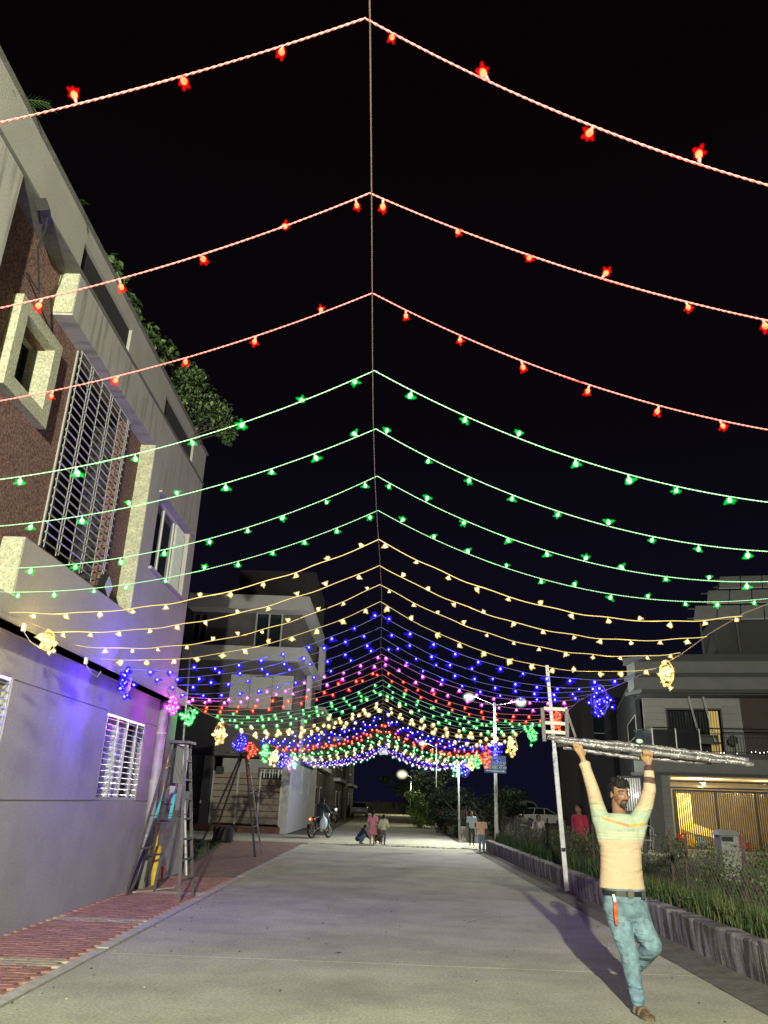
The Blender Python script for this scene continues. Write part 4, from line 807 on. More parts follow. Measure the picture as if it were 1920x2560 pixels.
# lit side window behind the man with white curtain and lamp
sw_ = MB(TH); sw_.box(-2.05, 1.9, 0, -1.0, 2.1, 1.55); sw_.box(-2.05,1.9,2.95,-1.0,2.1,3.0); sw_.build('bay_wall', CG, RH)
rb_('bay_back', -2.05, 2.6, 1.55, -1.0, 2.65, 2.95, mat('bay_back', (.25,.25,.25), .8)); 
for k in range(10): MB(TH).tube([(-1.98+k*.1, 2.3, 1.56), (-1.98+k*.1, 2.3, 2.93)], .03, 6).build('curtain_fold', mat('lit_white_curtain', (.7,.7,.7), .6), RH)
bl = thing('ceiling_lamp', 'small warm lamp in the curtained window behind the man', 'lamp', TH @ Vector((-1.9,2.1,2.7))); MB(TH).box(-1.95,2.1,2.72,-1.70,2.2,2.8).build('shade', emis('warm_shade', (1,.8,.3), 1.8), bl); MB(TH).ball((-1.25,2.15,2.2), (.09,.05,.09), 8, 6).build('bulb', emis('white_bulb', (1,1,1), 6), bl); lamp(bl, TH @ Vector((-1.4,1.95,2.3))-bl.location, 7, (1,.97,.9), .05)
# upper side window and lower block behind
swf = MB(TH); 
for (a0, b0, z0, a1, b1, z1) in ((-1.03, 2.6, 4.5, -.99, 2.66, 5.75), (-1.03, 7.4, 4.5, -.99, 7.46, 5.75), (-1.03, 2.66, 5.7, -.99, 7.4, 5.75), (-1.03, 2.66, 4.5, -.99, 7.4, 4.55), (-1.03,2.66,4.8,-.99,7.4,4.83)): swf.box(a0, b0, z0, a1, b1, z1)
swo = swf.build('window_frame', ALU, RH); MB(TH).box(-1.02, 2.66, 4.55, -1.005, 7.4, 5.7).build('pane', GLASS, swo)
bb = thing('house', 'plain dark block with a small window behind the balcony house', 'house', (16, 60, 0)); MB().box(15.0, 60, 0, 24, 70, 11.0).build('wall', mat('back_block', (.05,.047,.062), .85, .1, 1), bb)
w = MB().box(15.5, 59.95, 6.2, 16.3, 59.99, 8.2).build('window', GLASS, bb); MB().box(15.5,59.9,6.9,16.3,59.94,6.96).build('window_bar', ALU, w)
MB().box(14.7, 59.8, 11.0, 24, 70, 11.4).build('roof_slab', mat('back_block', (.085,.08,.095), .85), bb)
# roof tower and solar panels on a steel rack
rb_('stair_room', 3.0, 3, 7.5, 7, 7, 10.4, mat('stair_room_paint', (.07,.07,.075), .85, .1, 1))
so = thing('solar_array', 'three rows of solar panels on a steel rack above the right house', 'solar panels', TH @ Vector((3.5, 3, 7.5)))
SP = mat('solar_panel_back', (.55,.57,.57), .5, .1, 2)
for r_ in range(3):
    for c in range(4):
        a0 = 2.0+r_*.95+c*1.05; z0 = 10.15+r_*1.15; b0 = 2.6+r_*1.5; mb = MB(TH)
        mb.add([(a0,b0,z0),(a0+1.0,b0,z0),(a0+1.35,b0+1.2,z0+.95),(a0+.35,b0+1.2,z0+.95),(a0,b0,z0+.04),(a0+1.0,b0,z0+.04),(a0+1.35,b0+1.2,z0+.99),(a0+.35,b0+1.2,z0+.99)], [(0,3,2,1),(4,5,6,7),(0,1,5,4),(1,2,6,5),(2,3,7,6),(3,0,4,7)]); mb.build('solar_panel', SP, so)
RK = mat('rack_steel', (.09,.09,.09), .6)
for a, z in ((2.3, 9.95), (3.9, 10.0), (5.5, 10.0)):
    MB(TH).bar((a, 2.7, 7.5), (a, 2.7, z), .07).build('rack_leg', RK, so); MB(TH).bar((a, 2.7, z+.05), (a+1.95, 6.8, z+3.3), .07).build('rack_rafter', RK, so); MB(TH).bar((a+1.6, 6.2, 7.5), (a+1.6, 6.2, z+2.7), .07).build('rack_leg', RK, so); MB(TH).bar((a, 2.7, 8.3), (a+1.6, 6.2, z+2.2), .05).build('rack_brace', RK, so)
for r_ in range(3):
    for d in (.2, .9): MB(TH).bar((1.7+r_*.95+d*.3, 2.6+r_*1.5+d*1.2, 10.10+r_*1.15+d*.95), (7+r_*.95, 2.6+r_*1.5+d*1.2, 10.10+r_*1.15+d*.95), .06).build('rack_purlin', RK, so)
# ================================================================== GARDEN WALL, FENCE, PLANTS
WALLM = mat('stained_wall_concrete', (.155,.145,.13), .92, .55, 2.4, .9, 32, stretch=(1, 2.8, .45), col2=(.34,.31,.315), speck=.25)
_r = [q for q in WALLM.node_tree.nodes if q.type == 'VALTORGB'][0].color_ramp.elements; _r[0].position = .43; _r[1].position = .62; _r[0].color = (.055,.050,.042,1); _r[1].color = (.30,.28,.28,1)
gw = thing('garden_wall', 'low stained concrete garden wall along the right edge of the road', 'wall', (3.72, 20, 0))
y = -3.0; i = 0
while y < 29.9:
    L = min(random.choice((3.4, 4.2, 2.9)), 29.9-y) if i else 11.35; z = .40 if i else .45; L = min(L, 29.95-y)
    b = MB(); n = max(4, int(L/.22)); vs = []; fs = []
    for k in range(n+1):
        yy = y+L*k/n; j = .018*noise.noise(Vector((yy*2.3, 7, 0))); jz = .022*noise.noise(Vector((yy*3.1, 1, 5)))
        vs += [(3.66+j*.4, yy, -.1), (3.625+j, yy, z*.55), (3.62+j, yy, z-.02+jz), (3.64+j, yy, z+jz), (3.83-j, yy, z+jz*.8), (3.84, yy, -.1)]
    for k in range(n):
        for q in range(5): a = k*6+q; fs.append((a, a+1, a+7, a+6))
    fs += [tuple(range(6)), tuple(n*6+q for q in reversed(range(6)))]
    b.add(vs, fs); b.build('wall_segment', WALLM, gw); y += L+.02; i += 1
w2 = thing('garden_wall', 'short rubble wall beyond the path opening near the thin pole', 'wall', (3.9, 38, 0)); MB().box(3.4, 37.6, 0, 4.35, 38.0, .62).build('wall_segment', WALLM, w2)
b = MB(); vs, fs = [], []; nx, ny = 26, 60
for j in range(ny+1):
    for i in range(nx+1):
        x = 3.8+ (i/nx)**1.4*6.2; y = 2+j*.48; z = (.36 if x < 5.6 else .36-(x-5.6)*.07) + .05*noise.noise(Vector((x*1.5, y*1.5, 0))); vs.append((x, y, max(z, -.02)))
for j in range(ny):
    for i in range(nx): a = j*(nx+1)+i; fs.append((a, a+1, a+nx+2, a+nx+1))
b.add(vs, fs); struct(b.build('garden_soil', DIRT, smooth=True))
def strip(a, b, y0, y1):
    def f():
        while True:
            y = random.uniform(y0, y1); x = random.uniform(a, b)
            if random.random() < 1-(x-a)/(b-a)*.7: return x, y
    return f
blades('wall_grass', strip(3.84, 4.9, 6.5, 14), 9000, .30, GR, .34, w=.005)
blades('garden_grass', strip(3.84, 5.6, 14, 29.8), 7000, .34, [GR[0], GR[1], GR[0]], .33, w=.009)
blades('weed_tufts', strip(4.6, 7.5, 9.5, 20), 2600, .25, [GR[0], GR[2], GR[0]], .3, w=.008)
fol = [((random.uniform(3.95, 5.2), random.uniform(7.5, 15), .45+random.uniform(-.03,.1)), (.22,.3,.12)) for i in range(26)]
struct(foliage(fol, 5200, .045, 77).build('leafy_weeds', LEAF, None, fix=False), 'stuff')
# fence: angle iron posts with red caps and wire mesh
fe = thing('wire_fence', 'rusty angle iron posts with wire mesh standing behind the low garden wall', 'fence', (4.1, 16, .3))
for i, (x, y, h, lean) in enumerate(((4.1, 7.2, 1.3, .05), (4.12, 9.75, 1.32, .06), (4.1, 11.45, 1.27, .02), (4.12, 12.0, 1.30, -.02), (4.1, 14.3, 1.3, .03), (4.12, 16.5, 1.28, 0), (4.1, 18.8, 1.3, -.04), (4.12, 21.2, 1.3, .03), (4.1, 23.6, 1.28, 0), (4.1, 26.2, 1.3, .02), (4.12, 28.9, 1.3, -.02))):
    b = MB(); b.bar((x, y, .2), (x+lean, y, h), .042, .006); b.bar((x+.02, y+.02, .2), (x+lean+.02, y+.02, h), .006, .042); p = b.build('post', RUST, fe)
    if y < 13: MB().tube([(x+lean, y+.01, h), (x+lean, y+.01, h+.022)], [.032, .026], 8).build('red_cap', mat('red_cap', (.13,.018,.015), .7), p)
b = MB()
def wobble(y, z): return .04*noise.noise(Vector((y*.7, z*2, 3)))
for sgn in (-1, 1):
    y = 6.6
    while y < 29:
        pts = []
        for j in range(9):
            z = .38+j*.1; yy = y+sgn*(j*.1); pts.append((4.12+wobble(yy, z), yy+.02*math.sin(j*3.1), z+.05*noise.noise(Vector((yy*.8,0,0)))))
        b.tube(pts, .0022 if y < 14 else .003, 3, cap=False); y += .10 if y < 14 else .2
for z in (.45, .85, 1.2): b.tube([(4.12+wobble(6+i*.5, z), 6+i*.5, z+.03*math.sin(i*1.7)) for i in range(47)], .003, 4, cap=False)
struct(b.build('wire_mesh', mat('fence_wire', (.12,.10,.085), .7, metal=.3), fe, fix=False), 'stuff')
# shrubs: individual plants along the fence
names = ['leafy green shrub behind the fence in front of the grey meter cabinet', 'loose shrub by the second fence post, near the man', 'shrub growing through the fence beside the two close fence posts', 'tall thin weed shrub behind the tallest tilted pole', 'dark shrub in front of the woman in red', 'dark flowering shrub beside the tilted pole', 'dark shrub left of the tilted pole', 'fourth dark shrub of the hedge counting from the path opening', 'third dark shrub of the hedge counting from the path opening', 'second dark shrub of the hedge counting from the path opening', 'yellowish shrub at the near side of the path opening']
spec = [((5.3,12.3,.35),(.5,.6,.42),.82,1500,.05),((4.75,10.6,.35),(.35,.4,.25),.7,500,.055),((4.7,12.8,.35),(.4,.5,.38),.85,900,.05),((5.0,15.2,.35),(.4,.7,.4),.85,900,.06),((4.9,17.6,.35),(.45,.7,.4),.80,1000,.06),((4.6,19.4,.35),(.4,.7,.36),.76,1000,.06),((4.7,21.3,.35),(.45,.8,.36),.74,1000,.065),((4.6,23.3,.35),(.45,.8,.34),.72,1000,.065),((4.7,25.3,.35),(.45,.8,.34),.72,1000,.07),((4.6,27.4,.35),(.45,.8,.34),.74,1000,.07),((4.5,29.0,.35),(.4,.5,.36),.8,900,.07)]
for i, (c, r, z, n, s_) in enumerate(spec):
    shrub('garden_shrub', names[i], 'shrub', [((c[0], c[1], z), r), ((c[0]-.2, c[1]+.3, z*.8), (r[0]*.7, r[1], r[2]*.7)), ((c[0]+.15, c[1]-.3, z*1.12), (r[0]*.5, r[1]*.5, r[2]*.6))], n, s_, c, 20+i, 'shrubs behind the garden wall', stems=7, trunk=.012)
def flowers():
    b = MB()
    for i in range(150):
        q = random.choice(spec[3:]); p = Vector((q[0][0]-.45*random.random(), q[0][1]+random.uniform(-.8,.8), q[2]+random.uniform(-.3,.4))); b.ball(p, .014, 5, 4)
    return struct(b.build('small_blossoms', mat('blossom', (.25,.22,.20), .8), None, fix=False), 'stuff')
flowers()
# trees and hedges beyond
def tree(label, x, y, h, r, n, size, sd, trunk=.1, cat='tree', group=None, clumps=9, leaf=None):
    t = thing('tree' if cat == 'tree' else 'bush', label, cat, (x, y, 0), group); rnd = random.Random(sd); cs = []; st = MB()
    st.tube([(x,y,0),(x+.1,y,h*.3),(x,y+.1,h*.55)], [trunk, trunk*.8, trunk*.5], 7)
    for i in range(clumps):
        a = rnd.uniform(0, 6.28); q = rnd.uniform(.2, 1)*r; c = (x+q*math.cos(a), y+q*math.sin(a), h*rnd.uniform(.08 if cat == 'bush' else .35, .88)); cs.append((c, (r*.42, r*.42, h*.14))); st.tube([(x, y, h*.35), ((x+c[0])/2, (y+c[1])/2, h*.5), c], [trunk*.45, trunk*.3, trunk*.1], 5)
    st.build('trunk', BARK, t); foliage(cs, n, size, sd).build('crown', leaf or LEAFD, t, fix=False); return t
tree('dark bush mass right of the far road, behind the thin pole', 4.2, 43, 2.6, 1.5, 3600, .16, 31, cat='bush', clumps=16)
tree('dark bush spreading behind the short rubble wall', 6.0, 46, 2.7, 1.7, 3000, .17, 32, cat='bush', clumps=16)
tree('dark bush at the near corner of the far road', 3.3, 47.5, 2.5, 1.1, 2600, .16, 33, cat='bush', clumps=14)
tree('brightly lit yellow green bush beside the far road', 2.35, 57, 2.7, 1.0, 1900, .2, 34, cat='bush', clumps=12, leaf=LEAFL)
tree('dark tree behind the lit bush at the far road', 4.2, 64, 4.2, 2.0, 2600, .26, 35, clumps=14)
tree('shaggy palm like tree behind the parked white car', 9.0, 60, 3.0, 1.2, 1300, .3, 36)
tree('round dark tree far beyond the road end', 3.0, 120, 5.5, 3, 1500, .5, 37)
tree('low dark tree beside the far lamp', 7.0, 112, 4.6, 2.5, 1500, .45, 38)

# ================================================================== POLES AND LADDERS
p = thing('pole', 'tall white painted pole with bolt holes leaning on the garden wall behind the man', 'pole', (3.58, 16.7, 0)); P0, P1 = Vector((3.60, 16.68, 0)), Vector((3.38, 16.68, 4.42)); d = P1-P0
MB().bar(P0, P0+d*.60, .088, .05).build('lower_section', GALV, p); MB().bar(P0+d*.56-Vector((0,.02,0)), P1-Vector((0,.02,0)), .07, .045).build('upper_section', GALV, p)
for f in (.57, .62, .80, .90, .97): MB(Matrix.Translation(P0+d*f-Vector((0,.046,0))) @ Matrix.Rotation(R(90),4,'X')).tube([(0,0,-.004),(0,0,.004)], .012, 8).build('bolt_hole', BLACK, p)
MB().tube([P0+d*.17, P0+d*.185], .05, 8).build('clamp', BLACK, p)
p = thing('pole', 'pale leaning pole rising beside the yard gate on the left', 'pole', (-4.2, 17.4, 0)); MB().tube([(-4.05,17.4,0),(-4.45,17.4,2.6)], .035, 8).build('lower_section', GALV, p); MB().tube([(-4.44,17.38,2.5),(-4.53,17.38,4.6)], .028, 8).build('upper_section', GALV, p)
tl = thing('step_ladder', 'tall steel A-frame step ladder standing open on the red paving', 'ladder', (-3.4, 13.4, 0))
MB().box(-3.62, 13.12, 2.34, -3.24, 13.56, 2.38).build('top_plate', LADDER, tl)
A0, A1, B0, B1 = Vector((-3.10,13.05,0)), Vector((-3.33,13.22,2.34)), Vector((-3.07,13.80,0)), Vector((-3.33,13.50,2.34))
MB().bar(A0, A1, .045, .03).build('leg', LADDER, tl); MB().bar(B0, B1, .045, .03).build('leg', LADDER, tl)
for i in range(1, 8): f = i/7.9+.0; MB().bar(A0.lerp(A1, f), B0.lerp(B1, f), .04, .028).build('rung', LADDER, tl)
C0_, C1_, D0, D1 = Vector((-4.12,13.7,.0)), Vector((-3.58,13.22,2.34)), Vector((-4.15,14.75,0)), Vector((-3.58,13.50,2.34))
MB().bar(C0_, C1_, .04, .028).build('rear_leg', LADDER, tl); MB().bar(D0, D1, .04, .028).build('rear_leg', LADDER, tl)
for f in (.3, .62, .85): MB().bar(C0_.lerp(C1_, f), D0.lerp(D1, f), .035, .02).build('brace', LADDER, tl)
MB().bar(A0.lerp(A1, .52), C0_.lerp(C1_, .52), .03, .01).build('spreader', LADDER, tl); MB().bar(B0.lerp(B1, .53), D0.lerp(D1, .53), .03, .01).build('spreader', LADDER, tl)
l2 = thing('leaning_ladder', 'dark folded ladder with teal sleeves leaning on the corner pillar', 'ladder', (-4.2, 14.3, 0)); TEAL = mat('teal_sleeve', (.06,.46,.34), .5, .1, 10)
E0, E1, F0, F1 = Vector((-4.1,13.75,0)), Vector((-4.05,15.1,1.72)), Vector((-3.86,14.35,0)), Vector((-3.87,15.1,1.72))
for a, c in ((E0, E1), (F0, F1)): q = MB().bar(a, c, .045, .04).build('rail', LADDER, l2); MB().bar(a.lerp(c, .66), a.lerp(c, .9), .052, .048).build('sleeve', TEAL, q)
MB().bar(E1, F1, .10, .05).build('top_plate', LADDER, l2)
for f in (.33, .64, .8): MB().bar(E0.lerp(E1, f), F0.lerp(F1, f), .035, .03).build('rung', LADDER, l2)
l3 = thing('step_ladder', 'second A-frame ladder standing farther back in front of the plank gate', 'ladder', (-4.5, 25.3, 0))
T_ = Vector((-4.45, 24.6, 2.78))
for (q, t_) in (((-3.58,23.35,0), (-4.28,24.3,2.78)), ((-3.50,24.1,0), (-4.28,24.55,2.78)), ((-5.72,25.9,0), (-4.42,24.4,2.78)), ((-5.6,26.9,0), (-4.42,24.65,2.78))): MB().bar(q, t_, .05, .04).build('leg', LADDER, l3)
for f in (.12,.28,.44,.6,.76,.9): MB().bar(Vector((-3.58,23.35,0)).lerp(Vector((-4.28,24.3,2.78)), f), Vector((-3.50,24.1,0)).lerp(Vector((-4.28,24.55,2.78)), f), .04, .03).build('rung', LADDER, l3)
MB().bar((-3.75,23.6,.7), (-5.4,25.7,.7), .03, .02).build('spreader', LADDER, l3); MB().box(-5.0, 24.35, 2.78, -4.2, 24.6, 2.82).build('top_plate', LADDER, l3)
ys = thing('yellow_tube', 'yellow foam sleeve standing against the foot of the corner pillar', 'tube', (-4.1, 15.1, 0)); MB().tube([(-4.02,14.95,.03),(-4.08,15.1,.3),(-4.10,15.18,.66)], [.065,.075,.06], 10).build('sleeve', mat('yellow_foam', (.55,.42,.03), .8, .15, 20, .3, 60), ys, smooth=True); MB().tube([(-4.02,14.95,.0),(-4.02,14.95,.04)], .03, 8).build('core', BLACK, ys)
for i, x in enumerate((-4.28, -4.22)): tag(MB().tube([(x, 16.1+i*.1, .02), (x-.01, 16.1+i*.1, .25)], [.02, .035][::1], 7).build('orange_guard', mat('orange_guard', (.75,.16,.05), .6)), ('orange plastic guard at the wall foot, left of the pair', 'orange plastic guard at the wall foot, right of the pair')[i], 'cable guard'); 
tag(MB().tube([(-4.2,14.0,.02),(-4.05,13.95,.03),(-3.9,14.3,.02),(-3.8,14.5,.03),(-3.65,14.9,.02),(-3.7,15.1,.03)], .013, 5).build('rope', mat('pale_rope', (.42,.38,.24), .9)), 'pale rope lying on the paving at the foot of the leaning ladder', 'rope')
tb = thing('rubber_tub', 'black rubber tub on the grass by the second ladder', 'tub', (-5.85, 30.2, 0)); MB().tube([(-5.85,30.2,0),(-5.85,30.2,.5)], [.34,.40], 18, cap=False).tube([(-5.85,30.2,.5),(-5.85,30.2,.06)], [.385,.33], 18).build('body', BLACK, tb, smooth=True); MB().tube([(-5.45,30.2,.42),(-5.40,30.2,.46),(-5.38,30.2,.5)], .03, 6).build('handle', BLACK, tb)
# litter and leaves on the road
for i, (x, y, s_, m) in enumerate(((-.46,9.45,.05,BLACK),(-3.05,8.35,.035,LEAF[0]),(1.05,9.3,.02,PAVY),(-3.4,9.1,.04,BARK),(-1.55,7.5,.018,KERB),(3.2,9.6,.02,PAVY))):
    b = MB(); b.add([(x-s_,y,.004),(x,y-s_*.4,.012),(x+s_,y+.01,.006),(x,y+s_*.4,.014)], [(0,1,2,3)]); tag(b.build('leaf' if m in (LEAF[0],BARK) else 'litter', m), ('black scrap lying in the middle of the road', 'dead leaf lying on the near paving', 'tiny pale scrap right of the road centre', 'curled dry leaf beside the cream paver band', 'tiny grey chip on the near road', 'tiny pale scrap by the garden wall gutter')[i], 'litter')
# meter cabinet in the garden
mc = thing('meter_cabinet', 'pale grey electricity cabinet with pitched cap in the garden', 'cabinet', (6.1, 15, .3)); GC = mat('cabinet_grey', (.20,.215,.205), .55, .12, 6)
MB().box(5.98, 14.85, .62, 6.30, 15.15, 1.2).build('body', GC, mc); MB().add([(5.93,14.8,1.2),(6.34,14.8,1.2),(6.34,15.2,1.2),(5.93,15.2,1.2),(6.0,14.9,1.29),(6.28,14.9,1.29),(6.28,15.1,1.29),(6.0,15.1,1.29)], [(0,3,2,1),(4,5,6,7),(0,1,5,4),(1,2,6,5),(2,3,7,6),(3,0,4,7)]).build('cap', GC, mc); MB().box(6.02,14.9,.25,6.26,15.1,.62).build('plinth', KERB, mc); MB().box(6.02,14.845,.85,6.10,14.85,.95).build('label_plate', SLAB_D, mc); MB().box(5.99,14.845,1.1,6.2,14.85,1.18).build('vent', BLACK, mc)
# white metal chairs stacked by the house corner
ch = thing('metal_chair', 'white metal frame chair standing by the corner of the right house', 'chair', TH @ Vector((-1.3, -.6, 0)))
for a in (-1.6, -1.42, -1.1, -.98): MB(TH).tube([(a, -.5, .0), (a+.05, -.5, 1.05 if a < -1.2 else .9)], .018, 5).build('leg', ALU, ch)
MB(TH).tube([(-1.55,-.5,1.05),(-1.05,-.5,1.0),(-.95,-.5,.9)], .02, 5).build('back_frame', ALU, ch); MB(TH).box(-1.5,-.8,.45,-1.0,-.45,.48).build('seat', ALU, ch)
# ================================================================== PEOPLE
SKV = vcol_mat('skin_tone', .55, .1, 200, .06); CLV = vcol_mat('shirt_cloth', .9, .25, 120, .05, .55); JEV = vcol_mat('jeans_cloth', .9, .5, 70, .30, .7)
def loft(mb, rings, n=20, p=2.0):
    vs, fs = [], []
    for (c, rx, ry) in rings:
        for k in range(n):
            a = 2*math.pi*k/n; ca, sa = math.cos(a), math.sin(a); vs.append((c[0]+rx*math.copysign(abs(ca)**(2/p), ca), c[1]+ry*math.copysign(abs(sa)**(2/p), sa), c[2]))
    for i in range(len(rings)-1):
        for k in range(n): k2 = (k+1) % n; fs.append((i*n+k, i*n+k2, (i+1)*n+k2, (i+1)*n+k))
    fs.append(tuple(reversed(range(n)))); fs.append(tuple((len(rings)-1)*n+k for k in range(n))); return mb.add(vs, fs)
man = thing('person', 'man in a beige and mint sweatshirt and jeans walking with a wrapped ladder overhead', 'person', (2.1, 7.4, 0))
HC = Vector((2.108, 7.40, 1.685)); HR = Matrix.Rotation(R(19), 3, 'Z') @ Matrix.Rotation(R(4), 3, 'X')
def hp(x, y, z): return HC + HR @ Vector((x, y, z))
sk = MB()
sk.ball(hp(0,.015,.035), (.074,.094,.086), 18, 12, 0, HR); sk.ball(hp(0,-.028,-.015), (.060,.068,.085), 16, 10, 0, HR); sk.ball(hp(0,-.045,-.072), (.040,.044,.038), 12, 8, 0, HR)
sk.caps([(hp(0,-.090,.018), .009), (hp(0,-.106,-.012), .011), (hp(0,-.108,-.026), .014)], 8); sk.ball(hp(.012,-.097,-.03), .009, 6, 5); sk.ball(hp(-.012,-.097,-.03), .009, 6, 5)
sk.ball(hp(0,-.090,-.054), (.024,.012,.006), 8, 6, 0, HR); sk.ball(hp(0,-.088,-.064), (.020,.012,.007), 8, 6, 0, HR); sk.ball(hp(0,-.088,-.098), (.02,.015,.013), 8, 6, 0, HR)
for s_ in (-1, 1):
    sk.ball(hp(.078*s_,.008,-.008), (.010,.020,.031), 8, 6, 0, HR); sk.caps([(hp(.014*s_,-.083,.030), .009), (hp(.045*s_,-.068,.030), .009)], 8); sk.ball(hp(.042*s_,-.062,-.018), (.022,.022,.022), 8, 6, 0, HR)
sk.caps([(hp(0,.02,-.06), .058), ((2.105,7.44,1.53), .060), ((2.105,7.45,1.42), .09)])
# torso and limbs under the clothes
loft(sk, [((2.10,7.45,.80),.15,.10), ((2.10,7.45,1.0),.14,.09), ((2.10,7.45,1.25),.15,.10), ((2.10,7.45,1.42),.15,.10), ((2.105,7.45,1.48),.10,.07)])
WL, WR = Vector((1.812,7.46,1.985)), Vector((2.387,7.37,1.945)); EL, ER = Vector((1.868,7.38,1.715)), Vector((2.372,7.36,1.735))
SL_, SR_ = Vector((1.945,7.46,1.465)), Vector((2.27,7.44,1.47))
sk.caps([(SL_,.05),(EL,.036),(WL,.026)]); sk.caps([(SR_,.05),(ER,.036),(WR,.027)])
def hand(mb, wrist, palm, tdir, n_out, span, side, curl=.055):
    """palm under the bar, four fingers curling over it, thumb from the side"""
    w, p = Vector(wrist), Vector(palm); t = Vector(tdir).normalized(); up = (p-w).normalized(); o = Vector(n_out).normalized()
    mb.caps([(w, .025), (w.lerp(p, .5), .026), (p, .024)], 10)
    for i in range(4):
        b0 = p + t*(-.036+.024*i) + up*.012; mb.caps([(w.lerp(p, .45)+t*(-.014+.010*i), .016), (b0, .011)], 8)
        L = (.9, 1.05, 1.0, .82)[i]; k1 = b0 + (o*.030+up*.026)*L; k2 = k1 + (up*.030 - o*.006)*L; k3 = k2 + (-o*.026+up*.002)*L
        mb.caps([(b0,.0095),(k1,.0090),(k2,.0085),(k3,.0075)], 8)
    th = w.lerp(p, .45)+t*side*.024; mb.caps([(th,.014),(th+t*side*.022+up*.030-o*.010,.012),(th+t*side*.014+up*.062-o*.028,.010),(th+t*side*.002+up*.078-o*.040,.009)], 8)
hand(sk, WL, (1.788,7.485,2.062), (1,-.15,-.12), (-.15,-1,0), .02, 1)
hand(sk, WR, (2.376,7.352,2.005), (1,-.15,-.10), (.1,-1,0), .02, -1)
# legs to feet
HL, HRt = Vector((2.02,7.45,.80)), Vector((2.20,7.46,.80)); KL, KR = Vector((2.085,7.36,.43)), Vector((2.30,7.40,.49)); AL, AR = Vector((2.115,7.30,.085)), Vector((2.205,7.72,.235))
sk.caps([(HL,.07),(KL,.05),(AL,.035)]); sk.caps([(HRt,.07),(KR,.05),(AR,.035)])
def foot(mb, a, d, up):
    a = Vector(a); d = Vector(d).normalized(); u = Vector(up).normalized(); s_ = d.cross(u).normalized(); heel = a-u*.045-d*.03
    mb.caps([(a,.036),(heel,.034),(a+d*.08-u*.045,.032),(a+d*.14-u*.058,.028)], 10)
    for i in range(5): q = a+d*(.135)-u*.062+s_*(-.036+.018*i); mb.caps([(q,.014),(q+d*(.045,.05,.048,.042,.034)[i],.0125 if i == 0 else .0095)], 7)
foot(sk, AL, (.18,-1,0), (0,0,1)); foot(sk, AR, (0,-.25,-1), (0,-.95,.25))
def skinc(p):
    q = HR.transposed() @ (p-HC); sk_ = (.19,.095,.052)
    if q.z > -.16 and q.length < .17 and p.z > 1.55:
        f = q.y < -.035
        if f and abs(q.x) < .030 and -.052 < q.z < -.038 and q.y < -.07: return (.018,.012,.010)
        if f and q.z < -.070 and abs(q.x) < .030+.2*max(0,-q.z-.07): return (.022,.015,.012)
        if f and q.z < -.045 and .024 < abs(q.x) < .036: return (.04,.024,.018)
        if q.z < -.04 and q.y < .0 and abs(q.x) > .05: return (.11,.06,.038)
        if f and abs(q.x) < .02 and -.068 < q.z < -.050: return (.14,.055,.045)
        if f and .012 < abs(q.x) < .050 and .026 < q.z < .038 and q.y < -.055: return (.02,.014,.012)
        if f and .012 < abs(q.x) < .048 and -.004 < q.z < .020: return (.10,.05,.032)
        if f and q.z > .04: return (.23,.12,.066)
        return (.22,.115,.062)
    if p.z > 1.95: return (.30,.18,.095)
    if p.z < .3: return (.10,.055,.035)
    return sk_
remesh(sk, 'body', SKV, man, .0062, 2, skinc)
for s_ in (-1, 1):
    e_ = MB(); e_.ball(hp(.031*s_,-.0735,.008), (.0115,.009,.0045), 10, 7, 0, HR); eo = e_.build('eye', mat('eye_white', (.16,.13,.11), .5), man, smooth=True); MB().ball(hp(.031*s_+.002,-.0815,.008), .0055, 8, 6).build('iris', BLACK, eo, smooth=True)
hr = MB(); hr.ball(hp(0,.032,.048), (.082,.090,.076), 16, 10, 0, HR); hr.ball(hp(0,.055,.0), (.076,.055,.08), 14, 8, 0, HR); hr.ball(hp(0,-.015,.088), (.068,.064,.036), 14, 8, 0, HR)
rh = random.Random(4)
for i in range(26):
    a = rh.uniform(-1.25, 1.25); x0 = .066*math.sin(a); hr.caps([(hp(x0*.8, -.02-.05*math.cos(a), .10+rh.uniform(-.01,.02)), .018), (hp(x0*1.03+.006, -.034-.042*math.cos(a), .076+rh.uniform(-.008,.008)), .010), (hp(x0*1.08+.012, -.036-.040*math.cos(a), .062+rh.uniform(-.008,.01)), .006)], 6)
for s_ in (-1, 1): hr.caps([(hp(.074*s_,.0,.05), .016), (hp(.074*s_,-.018,.005), .008)], 6)
for i in range(16): a = rh.uniform(0, 6.28); hr.caps([(hp(.05*math.cos(a), .03+.05*math.sin(a), .115), .02), (hp(.066*math.cos(a)+.01, .03+.07*math.sin(a), .142), .006)], 6)
remesh(hr, 'hair', mat('black_hair', (.010,.009,.010), .75, .3, 60, .5, 200, spec=.2), man, .006, 1)
# sweatshirt
sh = MB()
loft(sh, [((2.09,7.45,.915),.195,.125), ((2.09,7.45,1.0),.186,.122), ((2.095,7.45,1.12),.178,.118), ((2.10,7.45,1.25),.180,.118), ((2.10,7.45,1.36),.190,.120), ((2.10,7.45,1.44),.195,.116), ((2.102,7.45,1.49),.165,.10), ((2.105,7.45,1.525),.092,.078)], 26, 2.3)
sh.caps([((1.99,7.45,1.40),.09),(SL_,.082),(Vector((1.905,7.42,1.59)),.066),(EL,.058),(EL.lerp(WL,.5),.050),(EL.lerp(WL,.80),.047)]); sh.caps([((2.21,7.45,1.40),.09),(SR_,.082),(Vector((2.335,7.40,1.60)),.068),(ER,.058),(ER.lerp(WR,.5),.049),(ER.lerp(WR,.84),.044)])
sh.caps([((1.985,7.45,1.30),.085),((1.945,7.45,1.46),.075)]); sh.caps([((2.22,7.45,1.30),.085),((2.285,7.45,1.46),.075)])
